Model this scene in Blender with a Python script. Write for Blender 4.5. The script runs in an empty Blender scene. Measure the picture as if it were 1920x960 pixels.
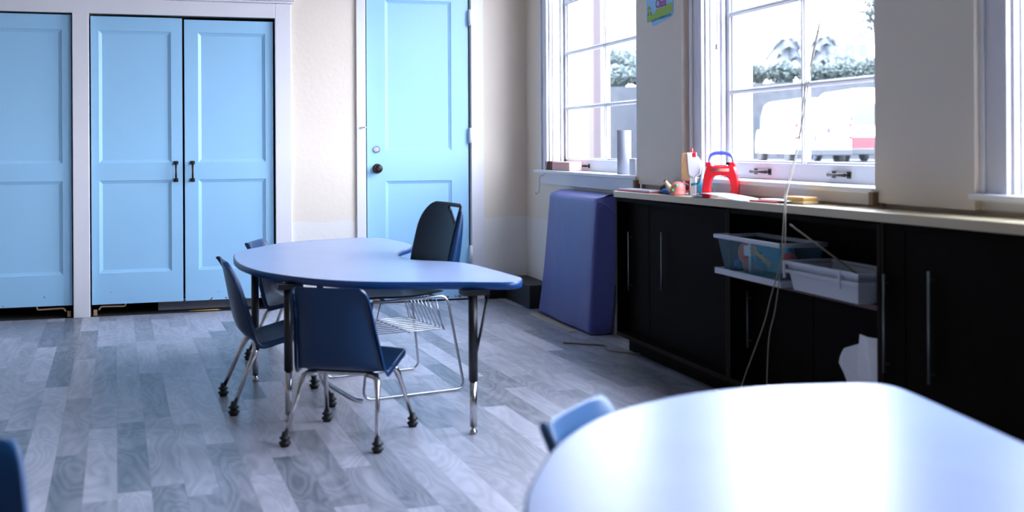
import bpy, math, random
from mathutils import Vector, Matrix
R = math.radians
random.seed(7)
S = bpy.context.scene
COL = S.collection

# ------------------------------------------------------------ camera, world, exposure
YAW = 0.292
cam_d = bpy.data.cameras.new('camera'); cam = bpy.data.objects.new('camera', cam_d); COL.objects.link(cam)
cam.location = (0, 0, 1.15)
cam.rotation_euler = (Matrix.Rotation(-YAW, 4, 'Z') @ Matrix.Rotation(math.pi/2, 4, 'X') @ Matrix.Rotation(-0.0053, 4, 'Z')).to_euler()
cam_d.sensor_width = 36; cam_d.lens = 2084.4/1920*36
cam_d.shift_y = -207.0/1920
cam_d.clip_end = 400
cam_d.dof.use_dof = True; cam_d.dof.focus_distance = 7.0; cam_d.dof.aperture_fstop = 2.3
S.camera = cam

SKY = 24.0
w = bpy.data.worlds.new('sky'); S.world = w; w.use_nodes = True
nt = w.node_tree; bg = nt.nodes['Background']
tc = nt.nodes.new('ShaderNodeTexCoord'); sp = nt.nodes.new('ShaderNodeSeparateXYZ'); cr = nt.nodes.new('ShaderNodeValToRGB')
nt.links.new(tc.outputs['Generated'], sp.inputs[0]); nt.links.new(sp.outputs['Z'], cr.inputs[0]); nt.links.new(cr.outputs[0], bg.inputs[0])
cr.color_ramp.elements[0].position = 0.0; cr.color_ramp.elements[0].color = (0.84, 0.87, 1.0, 1)
cr.color_ramp.elements[1].position = 0.7; cr.color_ramp.elements[1].color = (0.66, 0.76, 1.0, 1)
bg.inputs[1].default_value = SKY

sun_d = bpy.data.lights.new('sun', 'SUN'); sun = bpy.data.objects.new('sun', sun_d); COL.objects.link(sun)
sun_d.energy = 10; sun_d.angle = R(12); sun_d.color = (1, .97, .93)
sun.rotation_euler = (R(38), 0, R(-160+180))   # high sun that falls on the street side facing the school
sun.rotation_euler = Vector((0.75, 0.25, -1.0)).to_track_quat('-Z', 'Y').to_euler()

S.view_settings.view_transform = 'Standard'; S.view_settings.look = 'None'
S.view_settings.exposure = 0.0; S.view_settings.gamma = 1.0; S.view_settings.use_curve_mapping = False
S.cycles.use_denoising = True
S.cycles.max_bounces = 10; S.cycles.diffuse_bounces = 6; S.cycles.glossy_bounces = 4
S.cycles.transparent_max_bounces = 16
S.cycles.sample_clamp_indirect = 8
S.cycles.caustics_reflective = False; S.cycles.caustics_refractive = False

# ------------------------------------------------------------ geometry constants
D = 8.06          # back wall
RX = 2.54         # window wall
PX = 2.49         # face of the wall piers
SX = 2.645        # sash plane
LX = -5.2; FY = -4.0; CZ = 3.25
WIN = [(5.90, 7.52), (3.60, 5.07), (1.40, 2.925)]
WZ0, WZ1 = 0.965, 2.92

for i, (y0, y1) in enumerate(WIN):     # sky portals: they only steer daylight sampling through the openings
    L = bpy.data.lights.new('window_portal', 'AREA'); o = bpy.data.objects.new('window_portal', L); COL.objects.link(o)
    L.shape = 'RECTANGLE'; L.size = WZ1-WZ0; L.size_y = y1-y0; L.cycles.is_portal = True
    o.location = (2.80, (y0+y1)/2, (WZ0+WZ1)/2); o.rotation_euler = Vector((-1, 0, 0)).to_track_quat('-Z', 'Y').to_euler()
    o.rotation_euler = (0, R(90), 0)

# ------------------------------------------------------------ materials
def mat(name, col, rough=0.5, metal=0.0, spec=0.5, noise=0.0, nscale=8.0, bump=0.0, bscale=60, coat=0.0):
    m = bpy.data.materials.new(name); m.use_nodes = True
    n = m.node_tree; b = n.nodes['Principled BSDF']
    b.inputs['Base Color'].default_value = (*col, 1); b.inputs['Roughness'].default_value = rough
    b.inputs['Metallic'].default_value = metal; b.inputs['Specular IOR Level'].default_value = spec
    b.inputs['Coat Weight'].default_value = coat
    t = n.nodes.new('ShaderNodeTexCoord')
    if noise > 0:
        nz = n.nodes.new('ShaderNodeTexNoise'); nz.inputs['Scale'].default_value = nscale; nz.inputs['Detail'].default_value = 5
        n.links.new(t.outputs['Object'], nz.inputs['Vector'])
        mx = n.nodes.new('ShaderNodeMix'); mx.data_type = 'RGBA'
        mx.inputs[6].default_value = (*[c*(1-noise) for c in col], 1); mx.inputs[7].default_value = (*[min(1, c*(1+noise)) for c in col], 1)
        n.links.new(nz.outputs['Fac'], mx.inputs[0]); n.links.new(mx.outputs[2], b.inputs['Base Color'])
    if bump > 0:
        nb = n.nodes.new('ShaderNodeTexNoise'); nb.inputs['Scale'].default_value = bscale; nb.inputs['Detail'].default_value = 3
        n.links.new(t.outputs['Object'], nb.inputs['Vector'])
        bp = n.nodes.new('ShaderNodeBump'); bp.inputs['Strength'].default_value = bump; bp.inputs['Distance'].default_value = 0.01
        n.links.new(nb.outputs['Fac'], bp.inputs['Height']); n.links.new(bp.outputs[0], b.inputs['Normal'])
    return m

M = {}
M['trim'] = mat('trim_paint', (.78, .76, .78), .35, noise=.04, nscale=3)
M['white'] = mat('white_paint', (.82, .82, .84), .4, noise=.03)
M['farwall'] = mat('taupe_wall_paint', (.50, .43, .35), .7)
M['ceil'] = mat('ceiling_paint', (.8, .78, .74), .8)
M['blackbase'] = mat('black_base', (.006, .006, .007), .5)
M['black'] = mat('black_plastic', (.008, .009, .011), .45)
M['blackmetal'] = mat('black_enamel', (.006, .006, .008), .35)
M['chrome'] = mat('chrome', (.62, .60, .60), .22, 1.0)
M['wire'] = mat('chrome_wire', (.55, .56, .60), .25, 1.0)
M['bronze'] = mat('bronze', (.05, .035, .028), .35, .8)
M['brass'] = mat('brass', (.45, .30, .16), .45, .3)
M['chair'] = mat('blue_shell', (.003, .031, .095), .30, spec=.42, bump=.15, bscale=220)
M['chair_lit'] = mat('lit_blue_shell', (.06, .16, .34), .32)
M['chair_half_lit'] = mat('half_lit_blue_shell', (.012, .09, .25), .35)
M['teacher'] = mat('navy_shell', (.004, .007, .018), .4, spec=.2)
M['top'] = mat('blue_laminate', (.30, .385, .58), .33, spec=.36, noise=.10, nscale=5)
M['band'] = mat('blue_edge_band', (.006, .055, .20), .35)
M['cab'] = mat('espresso_wood', (.005, .0025, .0015), .6, spec=.03, noise=.3, nscale=6)
M['cabedge'] = mat('espresso_edge', (.016, .009, .006), .7, spec=.08)
M['shelfedge'] = mat('reddish_edge', (.06, .022, .014), .5)
M['counter'] = mat('beige_laminate', (.55, .45, .28), .33, noise=.06, nscale=4)
M['vinyl'] = mat('purple_vinyl', (.08, .095, .31), .36, noise=.08, nscale=2, bump=.5, bscale=5)
M['rope'] = mat('cord', (.26, .23, .18), .8)
M['cordgrey'] = mat('grey_cord', (.35, .33, .38), .8)
M['paper'] = mat('paper', (.85, .86, .9), .7)
M['pink'] = mat('pink_card', (.75, .12, .18), .6)
M['red'] = mat('red_plastic', (.80, .02, .03), .3)
M['redmatte'] = mat('red_card', (.65, .08, .09), .6)
M['bluehandle'] = mat('blue_handle', (.12, .16, .75), .35)
M['turq'] = mat('turquoise_plastic', (.04, .42, .60), .35)
M['teapot'] = mat('salmon_plastic', (.75, .22, .18), .4, noise=.2, nscale=30)
M['yellow'] = mat('yellow_foam', (.75, .42, .10), .6)
M['cream'] = mat('cream_plastic', (.8, .62, .35), .45)
M['green'] = mat('green_plastic', (.05, .45, .15), .5)
M['toygrey'] = mat('grey_plastic', (.32, .36, .44), .4)
M['wood'] = mat('pale_wood', (.42, .24, .12), .55, noise=.3, nscale=40)
M['brick'] = mat('brown_clay', (.16, .06, .035), .9, noise=.6, nscale=60)
M['brickpink'] = mat('pink_clay', (.72, .42, .38), .85)
M['knit'] = mat('black_knit', (.01, .01, .012), .9, bump=.6, bscale=120)
M['blueknit'] = mat('blue_knit', (.01, .12, .45), .8, bump=.6, bscale=120)
M['binwhite'] = mat('white_bin', (.50, .53, .60), .45)
M['endblock'] = mat('brown_block', (.19, .13, .08), .7)
M['orange'] = mat('orange_plastic', (.75, .12, .05), .4)
M['postblue'] = mat('sky_card', (.34, .66, .95), .6)
M['postgreen'] = mat('green_print', (.33, .55, .06), .6)
M['magenta'] = mat('magenta_print', (.55, .04, .22), .6)
M['teal'] = mat('teal_print', (.03, .28, .36), .6)
M['dark'] = mat('closet_dark', (.03, .03, .03), .9)
M['crate'] = mat('grey_box', (.42, .43, .50), .6)
# exterior
M['asphalt'] = mat('asphalt', (.05, .052, .058), .9, noise=.2, nscale=2)
M['leaf'] = mat('hedge_leaf', (.042, .058, .050), .6)
M['leafpale'] = mat('pale_leaf', (.046, .062, .056), .6)
M['leafpalm'] = mat('palm_leaf', (.042, .050, .060), .6)
M['bark'] = mat('bark', (.03, .028, .03), .9, noise=.3)
M['stone'] = mat('stone_wall', (.033, .036, .042), .9, noise=.45, nscale=3)
M['barmetal'] = mat('dull_bar_metal', (.16, .19, .19), .35, .9)
M['stucco'] = mat('white_stucco', (.85, .85, .83), .9)
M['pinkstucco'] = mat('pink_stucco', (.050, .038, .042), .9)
M['vanwhite'] = mat('van_paint', (.82, .83, .84), .3)
M['vanglass'] = mat('van_glass', (.03, .04, .05), .15)
M['tyre'] = mat('tyre', (.03, .03, .03), .9)
M['tail'] = mat('tail_lamp', (.07, .003, .005), .3)
M['vangrey'] = mat('van_bumper', (.025, .028, .032), .6)
M['vanred'] = mat('van_red', (.085, .006, .012), .4)
M['houseglass'] = mat('house_window', (.03, .035, .045), .3)
M['decal'] = mat('grey_decal', (.05, .05, .08), .6)

def glass_mat():
    m = bpy.data.materials.new('window_glass'); m.use_nodes = True; n = m.node_tree; n.nodes.clear()
    o = n.nodes.new('ShaderNodeOutputMaterial'); t = n.nodes.new('ShaderNodeBsdfTransparent'); g = n.nodes.new('ShaderNodeBsdfGlossy')
    g.inputs['Roughness'].default_value = .02; t.inputs[0].default_value = (.96, .98, .99, 1)
    x = n.nodes.new('ShaderNodeMixShader'); x.inputs[0].default_value = .05; n.links.new(t.outputs[0], x.inputs[1]); n.links.new(g.outputs[0], x.inputs[2]); n.links.new(x.outputs[0], o.inputs[0])
    return m
M['glass'] = glass_mat()
def clear_mat():
    m = bpy.data.materials.new('clear_plastic'); m.use_nodes = True; n = m.node_tree; n.nodes.clear()
    o = n.nodes.new('ShaderNodeOutputMaterial'); t = n.nodes.new('ShaderNodeBsdfTransparent'); g = n.nodes.new('ShaderNodeBsdfPrincipled')
    g.inputs['Base Color'].default_value = (.18, .36, .45, 1); g.inputs['Roughness'].default_value = .2; t.inputs[0].default_value = (.75, .9, .95, 1)
    x = n.nodes.new('ShaderNodeMixShader'); x.inputs[0].default_value = .22
    n.links.new(t.outputs[0], x.inputs[1]); n.links.new(g.outputs[0], x.inputs[2]); n.links.new(x.outputs[0], o.inputs[0])
    return m
M['clear'] = clear_mat()

def nd(n, typ, **kw):
    q = n.nodes.new(typ)
    for k, v in kw.items(): setattr(q, k, v)
    return q
def math_n(n, op, a, b=None, c=None):
    q = n.nodes.new('ShaderNodeMath'); q.operation = op
    for i, v in enumerate((a, b, c)):
        if v is None: continue
        if isinstance(v, (int, float)): q.inputs[i].default_value = v
        else: n.links.new(v, q.inputs[i])
    return q.outputs[0]
def mixc(n, f, a, b):
    q = n.nodes.new('ShaderNodeMix'); q.data_type = 'RGBA'
    for i, v in ((0, f), (6, a), (7, b)):
        if isinstance(v, (int, float)): q.inputs[i].default_value = v
        elif isinstance(v, tuple): q.inputs[i].default_value = (*v, 1)
        else: n.links.new(v, q.inputs[i])
    return q.outputs[2]

def wall_mat():
    m = bpy.data.materials.new('cream_wall_paint'); m.use_nodes = True; n = m.node_tree; b = n.nodes['Principled BSDF']
    b.inputs['Roughness'].default_value = .55
    t = nd(n, 'ShaderNodeTexCoord'); s = nd(n, 'ShaderNodeSeparateXYZ'); n.links.new(t.outputs['Object'], s.inputs[0])
    nz = nd(n, 'ShaderNodeTexNoise'); nz.inputs['Scale'].default_value = 6; nz.inputs['Detail'].default_value = 4; n.links.new(t.outputs['Object'], nz.inputs['Vector'])
    edge = math_n(n, 'MULTIPLY_ADD', nz.outputs['Fac'], .05, .585)
    low = math_n(n, 'LESS_THAN', s.outputs['Z'], edge)
    n2 = nd(n, 'ShaderNodeTexNoise'); n2.inputs['Scale'].default_value = 1.3; n.links.new(t.outputs['Object'], n2.inputs['Vector'])
    c = mixc(n, n2.outputs['Fac'], (.76, .66, .54), (.83, .73, .61))
    c = mixc(n, low, c, (.80, .76, .70))
    n.links.new(c, b.inputs['Base Color'])
    n3 = nd(n, 'ShaderNodeTexNoise'); n3.inputs['Scale'].default_value = 30; n.links.new(t.outputs['Object'], n3.inputs['Vector'])
    bp = nd(n, 'ShaderNodeBump'); bp.inputs['Strength'].default_value = .12; bp.inputs['Distance'].default_value = .01
    n.links.new(n3.outputs['Fac'], bp.inputs['Height']); n.links.new(bp.outputs[0], b.inputs['Normal'])
    return m
M['wall'] = wall_mat()

def door_mat():
    m = bpy.data.materials.new('turquoise_door_paint'); m.use_nodes = True; n = m.node_tree; b = n.nodes['Principled BSDF']
    b.inputs['Roughness'].default_value = .33
    t = nd(n, 'ShaderNodeTexCoord'); s = nd(n, 'ShaderNodeSeparateXYZ'); n.links.new(t.outputs['Object'], s.inputs[0])
    nz = nd(n, 'ShaderNodeTexNoise'); nz.inputs['Scale'].default_value = 26; nz.inputs['Detail'].default_value = 3; n.links.new(t.outputs['Object'], nz.inputs['Vector'])
    # chips get likelier towards the kicked lower edge of the doors
    th = math_n(n, 'MULTIPLY_ADD', s.outputs['Z'], 1.0, .57)
    chip = math_n(n, 'GREATER_THAN', nz.outputs['Fac'], th)
    n2 = nd(n, 'ShaderNodeTexNoise'); n2.inputs['Scale'].default_value = 2; n.links.new(t.outputs['Object'], n2.inputs['Vector'])
    c = mixc(n, n2.outputs['Fac'], (.32, .59, .81), (.35, .62, .84))
    c = mixc(n, chip, c, (.32, .10, .035))
    n.links.new(c, b.inputs['Base Color'])
    return m
M['door'] = door_mat()

def floor_mat():
    m = bpy.data.materials.new('grey_plank_vinyl'); m.use_nodes = True; n = m.node_tree; b = n.nodes['Principled BSDF']
    t = nd(n, 'ShaderNodeTexCoord'); mp = nd(n, 'ShaderNodeMapping'); mp.inputs['Rotation'].default_value = (0, 0, R(-2.9))
    n.links.new(t.outputs['Object'], mp.inputs['Vector'])
    s = nd(n, 'ShaderNodeSeparateXYZ'); n.links.new(mp.outputs[0], s.inputs[0])
    W, Ln = .108, 1.0
    v = math_n(n, 'DIVIDE', s.outputs['X'], W); row = math_n(n, 'FLOOR', v)
    wn = nd(n, 'ShaderNodeTexWhiteNoise', noise_dimensions='1D'); n.links.new(row, wn.inputs['W'])
    u = math_n(n, 'ADD', math_n(n, 'DIVIDE', s.outputs['Y'], Ln), math_n(n, 'MULTIPLY', wn.outputs['Value'], 7.0)); cell = math_n(n, 'FLOOR', u)
    cv = nd(n, 'ShaderNodeCombineXYZ'); n.links.new(row, cv.inputs[0]); n.links.new(cell, cv.inputs[1])
    w2 = nd(n, 'ShaderNodeTexWhiteNoise', noise_dimensions='3D'); n.links.new(cv.outputs[0], w2.inputs['Vector'])
    # marbled grain, shifted plank by plank
    gx = math_n(n, 'ADD', math_n(n, 'MULTIPLY', s.outputs['X'], 8.0), math_n(n, 'MULTIPLY', w2.outputs['Value'], 40.0))
    gy = math_n(n, 'ADD', math_n(n, 'MULTIPLY', s.outputs['Y'], 1.7), math_n(n, 'MULTIPLY', w2.outputs['Value'], 70.0))
    gv = nd(n, 'ShaderNodeCombineXYZ'); n.links.new(gx, gv.inputs[0]); n.links.new(gy, gv.inputs[1])
    g = nd(n, 'ShaderNodeTexNoise'); g.inputs['Scale'].default_value = 1.0; g.inputs['Detail'].default_value = 6; g.inputs['Distortion'].default_value = 1.6; g.inputs['Roughness'].default_value = .55
    n.links.new(gv.outputs[0], g.inputs['Vector'])
    # growth-ring like swirls: contour lines of a slow noise field
    ca = nd(n, 'ShaderNodeCombineXYZ')
    n.links.new(math_n(n, 'ADD', math_n(n, 'MULTIPLY', s.outputs['X'], 5.5), math_n(n, 'MULTIPLY', w2.outputs['Value'], 31.0)), ca.inputs[0])
    n.links.new(math_n(n, 'ADD', math_n(n, 'MULTIPLY', s.outputs['Y'], 1.5), math_n(n, 'MULTIPLY', w2.outputs['Value'], 53.0)), ca.inputs[1])
    g2 = nd(n, 'ShaderNodeTexNoise'); g2.inputs['Scale'].default_value = 1.0; g2.inputs['Detail'].default_value = 1.5; g2.inputs['Distortion'].default_value = .9
    n.links.new(ca.outputs[0], g2.inputs['Vector'])
    ring = math_n(n, 'PINGPONG', math_n(n, 'MULTIPLY', g2.outputs['Fac'], 11.0), .5)
    ring = math_n(n, 'SUBTRACT', ring, .25)
    tone = math_n(n, 'ADD', math_n(n, 'MULTIPLY', w2.outputs['Value'], .66), math_n(n, 'MULTIPLY', math_n(n, 'SUBTRACT', g.outputs['Fac'], .5), .8))
    tone = math_n(n, 'ADD', tone, math_n(n, 'MULTIPLY', ring, .42))
    c = mixc(n, math_n(n, 'ADD', tone, .10), (.115, .135, .16), (.60, .58, .65))
    # fine seams
    fv = math_n(n, 'FRACT', v); fu = math_n(n, 'FRACT', u)
    sv = math_n(n, 'LESS_THAN', fv, .025); su = math_n(n, 'LESS_THAN', fu, .004)
    seam = math_n(n, 'MULTIPLY', math_n(n, 'MAXIMUM', sv, su), .35)
    c = mixc(n, seam, c, (.16, .17, .19))
    n.links.new(c, b.inputs['Base Color'])
    b.inputs['Roughness'].default_value = .34
    b.inputs['Specular IOR Level'].default_value = .6
    return m
M['floor'] = floor_mat()

# ------------------------------------------------------------ mesh helpers
class MB:
    def __init__(s): s.v = []; s.f = []; s.mi = []; s.sm = []; s.cur = 0
    def _add(s, vs, fs, smooth=False):
        o = len(s.v); s.v += [tuple(p) for p in vs]
        for f in fs: s.f.append([o+i for i in f]); s.mi.append(s.cur); s.sm.append(smooth)
    def box(s, x0, x1, y0, y1, z0, z1):
        x0, x1 = sorted((x0, x1)); y0, y1 = sorted((y0, y1)); z0, z1 = sorted((z0, z1))
        s._add([(x0,y0,z0),(x1,y0,z0),(x1,y1,z0),(x0,y1,z0),(x0,y0,z1),(x1,y0,z1),(x1,y1,z1),(x0,y1,z1)],
               [(3,2,1,0),(4,5,6,7),(0,1,5,4),(1,2,6,5),(2,3,7,6),(3,0,4,7)])
        return s
    def quad(s, *p): s._add(p, [tuple(range(len(p)))]); return s
    def tube(s, pts, r, n=10, caps=True, closed=False):
        pts = [Vector(p) for p in pts]; k = len(pts)
        rs = r if isinstance(r, (list, tuple)) else [r]*k
        vs = []; up = None
        for i, p in enumerate(pts):
            if closed: t = pts[(i+1) % k]-pts[i-1]
            else: t = pts[min(i+1, k-1)]-pts[max(i-1, 0)]
            if t.length < 1e-9: t = Vector((0, 0, 1))
            t.normalize()
            if up is None:
                a = Vector((0, 0, 1)) if abs(t.z) < .9 else Vector((1, 0, 0)); up = (a-t*a.dot(t)).normalized()
            else:
                up = up-t*up.dot(t)
                up = up.normalized() if up.length > 1e-6 else Vector((1, 0, 0))
            q = t.cross(up)
            for j in range(n):
                a = 2*math.pi*j/n; vs.append(p+(up*math.cos(a)+q*math.sin(a))*rs[i])
        fs = []
        for i in range(k if closed else k-1):
            for j in range(n):
                a = i*n+j; b = i*n+(j+1) % n; i2 = (i+1) % k
                fs.append((a, b, i2*n+(j+1) % n, i2*n+j))
        s._add(vs, fs, True)
        if caps and not closed:
            s._add([vs[j] for j in range(n)][::-1], [tuple(range(n))]); s._add([vs[(k-1)*n+j] for j in range(n)], [tuple(range(n))])
        return s
    def lathe(s, c, prof, n=20):
        c = Vector(c); vs = []
        for r, z in prof:
            for j in range(n):
                a = 2*math.pi*j/n; vs.append(c+Vector((r*math.cos(a), r*math.sin(a), z)))
        fs = [(i*n+j, i*n+(j+1) % n, (i+1)*n+(j+1) % n, (i+1)*n+j) for i in range(len(prof)-1) for j in range(n)]
        s._add(vs, fs, True)
        s._add(vs[:n][::-1], [tuple(range(n))]); s._add(vs[-n:], [tuple(range(n))])
        return s
    def sphere(s, c, rx, ry=None, rz=None, n=16, m=10):
        ry = ry or rx; rz = rz or rx; vs = []
        for i in range(m+1):
            th = math.pi*i/m
            for j in range(n):
                a = 2*math.pi*j/n; vs.append((c[0]+rx*math.sin(th)*math.cos(a), c[1]+ry*math.sin(th)*math.sin(a), c[2]-rz*math.cos(th)))
        s._add(vs, [(i*n+j, i*n+(j+1) % n, (i+1)*n+(j+1) % n, (i+1)*n+j) for i in range(m) for j in range(n)], True)
        return s
    def prism(s, poly, f0, f1):
        """extrude a polygon: f0/f1 map (a, b) to the two end points"""
        n = len(poly); a = [f0(*p) for p in poly]; b = [f1(*p) for p in poly]
        s._add(a+b, [tuple(range(n))[::-1], tuple(range(n, 2*n))]+[(i, (i+1) % n, n+(i+1) % n, n+i) for i in range(n)])
        return s
    def grid(s, P, smooth=True):
        r = len(P); c = len(P[0])
        s._add([p for row in P for p in row], [(i*c+j, i*c+j+1, (i+1)*c+j+1, (i+1)*c+j) for i in range(r-1) for j in range(c-1)], smooth)
        return s
    def build(s, name, m, parent=None, bevel=0, fix=True, loc=None, rotz=0, seg=2):
        me = bpy.data.meshes.new(name); me.from_pydata([tuple(p) for p in s.v], [], s.f); me.update()
        for i, p in enumerate(me.polygons): p.use_smooth = s.sm[i]; p.material_index = s.mi[i]
        for k in (m if isinstance(m, (list, tuple)) else [m]): me.materials.append(M[k])
        if fix:
            import bmesh
            bm = bmesh.new(); bm.from_mesh(me); bmesh.ops.remove_doubles(bm, verts=bm.verts, dist=1e-6); bmesh.ops.recalc_face_normals(bm, faces=bm.faces); bm.to_mesh(me); bm.free()
        o = bpy.data.objects.new(name, me); COL.objects.link(o)
        if parent is not None: o.parent = parent
        if loc: o.location = loc
        if rotz: o.rotation_euler.z = rotz
        if bevel:
            bv = o.modifiers.new('bevel', 'BEVEL'); bv.width = bevel; bv.segments = seg; bv.limit_method = 'ANGLE'; bv.angle_limit = R(35)
        return o

def tag(o, label=None, cat=None, group=None, kind=None):
    if label: o['label'] = label
    if cat: o['category'] = cat
    if group: o['group'] = group
    if kind: o['kind'] = kind
    return o
def empty(name, loc=(0, 0, 0), rotz=0, label=None, cat=None, group=None):
    o = bpy.data.objects.new(name, None); COL.objects.link(o); o.location = loc; o.rotation_euler.z = rotz
    o.empty_display_size = .1
    return tag(o, label, cat, group)
def struct(o, label=None, cat=None): return tag(o, label, cat, kind='structure')
def arc(c, r, a0, a1, n, f): return [f(c[0]+r*math.cos(R(a0+(a1-a0)*i/n)), c[1]+r*math.sin(R(a0+(a1-a0)*i/n))) for i in range(n+1)]
def fillet(pts, r, n=5):
    """round the corners of a 3-D polyline"""
    pts = [Vector(p) for p in pts]; out = [pts[0]]
    for i in range(1, len(pts)-1):
        a, b, c = pts[i-1], pts[i], pts[i+1]; d1 = (a-b); d2 = (c-b)
        q = min(r, d1.length*.45, d2.length*.45); p1 = b+d1.normalized()*q; p2 = b+d2.normalized()*q
        for k in range(n+1):
            t = k/n; out.append(p1*(1-t)**2+b*2*t*(1-t)+p2*t*t)
    return out+[pts[-1]]
def spline(pts, n=6, closed=False):
    P = [Vector(p) for p in pts]; k = len(P); out = []
    for i in range(k if closed else k-1):
        g = (lambda j: P[j % k]) if closed else (lambda j: P[max(0, min(k-1, j))])
        p0, p1, p2, p3 = g(i-1), g(i), g(i+1), g(i+2)
        for j in range(n):
            t = j/n; out.append(.5*((2*p1)+(p2-p0)*t+(2*p0-5*p1+4*p2-p3)*t*t+(3*p1-p0-3*p2+p3)*t**3))
    if not closed: out.append(P[-1])
    return out

# ------------------------------------------------------------ room shell
b = MB(); b.box(LX-.2, RX+.2, FY-.2, D+.0, -.1, 0); struct(b.build('floor', 'floor'), 'grey plank-pattern vinyl floor', 'floor')
b = MB(); b.box(LX-.2, RX+.2, FY-.2, D+.9, CZ, CZ+.1); struct(b.build('ceiling', 'ceil'), 'plain off-white ceiling', 'ceiling')
b = MB(); b.box(LX-.2, LX, FY-.2, D+.9, 0, CZ); struct(b.build('wall_left', 'farwall'), 'taupe left wall', 'wall')
b = MB(); b.box(LX, RX+.2, FY-.2, FY, 0, CZ); struct(b.build('wall_front', 'farwall'), 'taupe wall behind the viewer', 'wall')
# back wall with two closet openings and the door opening
b = MB(); y0, y1 = D, D+.14
CT = 2.065
for x0, x1, z0, z1 in [(LX, -1.93, 0, CZ), (-1.93, .668, CT, CZ), (.668, 1.311, 0, CZ), (1.311, 2.098, 2.42, CZ), (2.098, RX+.2, 0, CZ), (-.678, -.577, 0, CT)]:
    b.box(x0, x1, y0, y1, z0, z1)
struct(b.build('wall_back', 'wall'), 'cream wall with turquoise closet doors and entry door', 'wall')
# closet recess and space behind the entry door
b = MB(); b.box(-2.0, .75, D+.62, D+.66, 0, CT+.1); b.box(-2.0, -1.96, D+.14, D+.62, 0, CT+.1); b.box(.71, .75, D+.14, D+.62, 0, CT+.1)
b.box(-2.0, .75, D+.14, D+.66, CT+.1, CT+.14); b.box(-2.0, .75, D, D+.66, -.1, -.001)
b.box(1.25, 2.15, D+.14, D+.17, -.1, 2.5); b.box(1.311, 2.098, D, D+.14, -.1, -.001)
struct(b.build('wall_closet', 'dark'), 'dark inside of the closet', 'wall')
# right wall
b = MB(); x0, x1 = RX, RX+.2
b.box(x0, x1, FY, D+.14, 0, WZ0); b.box(x0, x1, FY, D+.14, WZ1, CZ)
ys = [D+.14]+[q for (a, c) in WIN for q in (c, a)]+[FY]
for i in range(0, len(ys), 2): b.box(x0, x1, ys[i+1], ys[i], WZ0, WZ1)
for ya, yb in [(5.234, 5.823), (3.04, 3.582), (.80, 1.27)]: b.box(PX, x0, ya, yb, .93, CZ)
struct(b.build('wall_right', 'wall'), 'cream window wall with projecting piers', 'wall')

# trims of the back wall
def trimbox(n, boxes, m='trim', bevel=.004, label=None):
    b = MB()
    for q in boxes: b.box(*q)
    return struct(b.build(n, m, bevel=bevel), label, 'trim')
ty = D-.022
trimbox('trim_1', [(-.680, -.574, ty, D, 0, CT)], label='white post between the two closets')
trimbox('trim_2', [(.664, .777, ty, D, 0, 2.168)], label='white casing right of the closet doors')
trimbox('trim_3', [(-2.05, .664, ty, D, CT-.002, 2.168), (-2.05, .79, D-.035, D, 2.168, 2.185), (-2.05, .80, D-.05, D, 2.185, 2.24), (-2.05, .815, D-.07, D, 2.24, 2.27)], label='white head casing above the closet doors')
trimbox('trim_4', [(1.241, 1.309, ty, D, 0, 2.5)], label='white casing left of the entry door')
trimbox('trim_5', [(2.100, 2.197, ty, D, 0, 2.5)], label='white casing right of the entry door')
trimbox('trim_6', [(1.241, 2.197, ty, D, 2.5, 2.62)], label='white head casing above the entry door')
trimbox('baseboard_back', [(2.197, RX, D-.02, D, 0, .165)], 'blackbase', .003, 'black baseboard right of the entry door')
trimbox('baseboard_right', [(2.36, RX, 7.45, D-.02, 0, .165)], 'blackbase', .006, 'deep black plinth along the window wall')
trimbox('baseboard_closet', [(.777, 1.241, D-.02, D, 0, .10)], 'blackbase', .003, 'black baseboard between closet and entry door')

# ------------------------------------------------------------ panelled doors
def door(name, x0, x1, z0, z1, y, panels, th=.036):
    """slab whose front carries recessed panels with a wide sloping bevel"""
    b = MB(); dp = .014; bw = .022
    b.box(x0, x1, y+dp+.004, y+th, z0, z1)
    xs = [x0, panels[0][0], panels[0][1], x1]; zs = sorted([z0, z1]+[q for p in panels for q in p[2:]])
    for i in range(3):
        for j in range(len(zs)-1):
            if i == 1 and any(abs(zs[j]-p[2]) < 1e-6 for p in panels): continue
            b.quad((xs[i], y, zs[j]), (xs[i+1], y, zs[j]), (xs[i+1], y, zs[j+1]), (xs[i], y, zs[j+1]))
    e = y+dp+.005
    b.quad((x0, y, z0), (x0, e, z0), (x0, e, z1), (x0, y, z1)); b.quad((x1, y, z0), (x1, e, z0), (x1, e, z1), (x1, y, z1))
    b.quad((x0, y, z0), (x1, y, z0), (x1, e, z0), (x0, e, z0)); b.quad((x0, y, z1), (x1, y, z1), (x1, e, z1), (x0, e, z1))
    for a, c, d, f in panels:
        o = [(a, d), (c, d), (c, f), (a, f)]
        s1 = [(a+.004, d+.004), (c-.004, d+.004), (c-.004, f-.004), (a+.004, f-.004)]
        s2 = [(a+bw, d+bw), (c-bw, d+bw), (c-bw, f-bw), (a+bw, f-bw)]
        for k in range(4):
            l = (k+1) % 4
            b.quad((*o[k][:1], y, o[k][1]), (o[l][0], y, o[l][1]), (s1[l][0], y+.005, s1[l][1]), (s1[k][0], y+.005, s1[k][1]))
            b.quad((s1[k][0], y+.005, s1[k][1]), (s1[l][0], y+.005, s1[l][1]), (s2[l][0], y+dp, s2[l][1]), (s2[k][0], y+dp, s2[k][1]))
        b.quad(*[(q[0], y+dp, q[1]) for q in s2])
    return struct(b.build(name, 'door', fix=True), None, 'door')
yd = D+.012
def two(x0, x1, a, c): return [(a, c, 1.045, 1.952), (a, c, .292, .925)]
d1 = door('door_1', -1.295, -.690, .085, 2.052, yd, two(0, 0, -1.205, -.748)); tag(d1, 'turquoise panelled closet door left of the white post')
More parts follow.
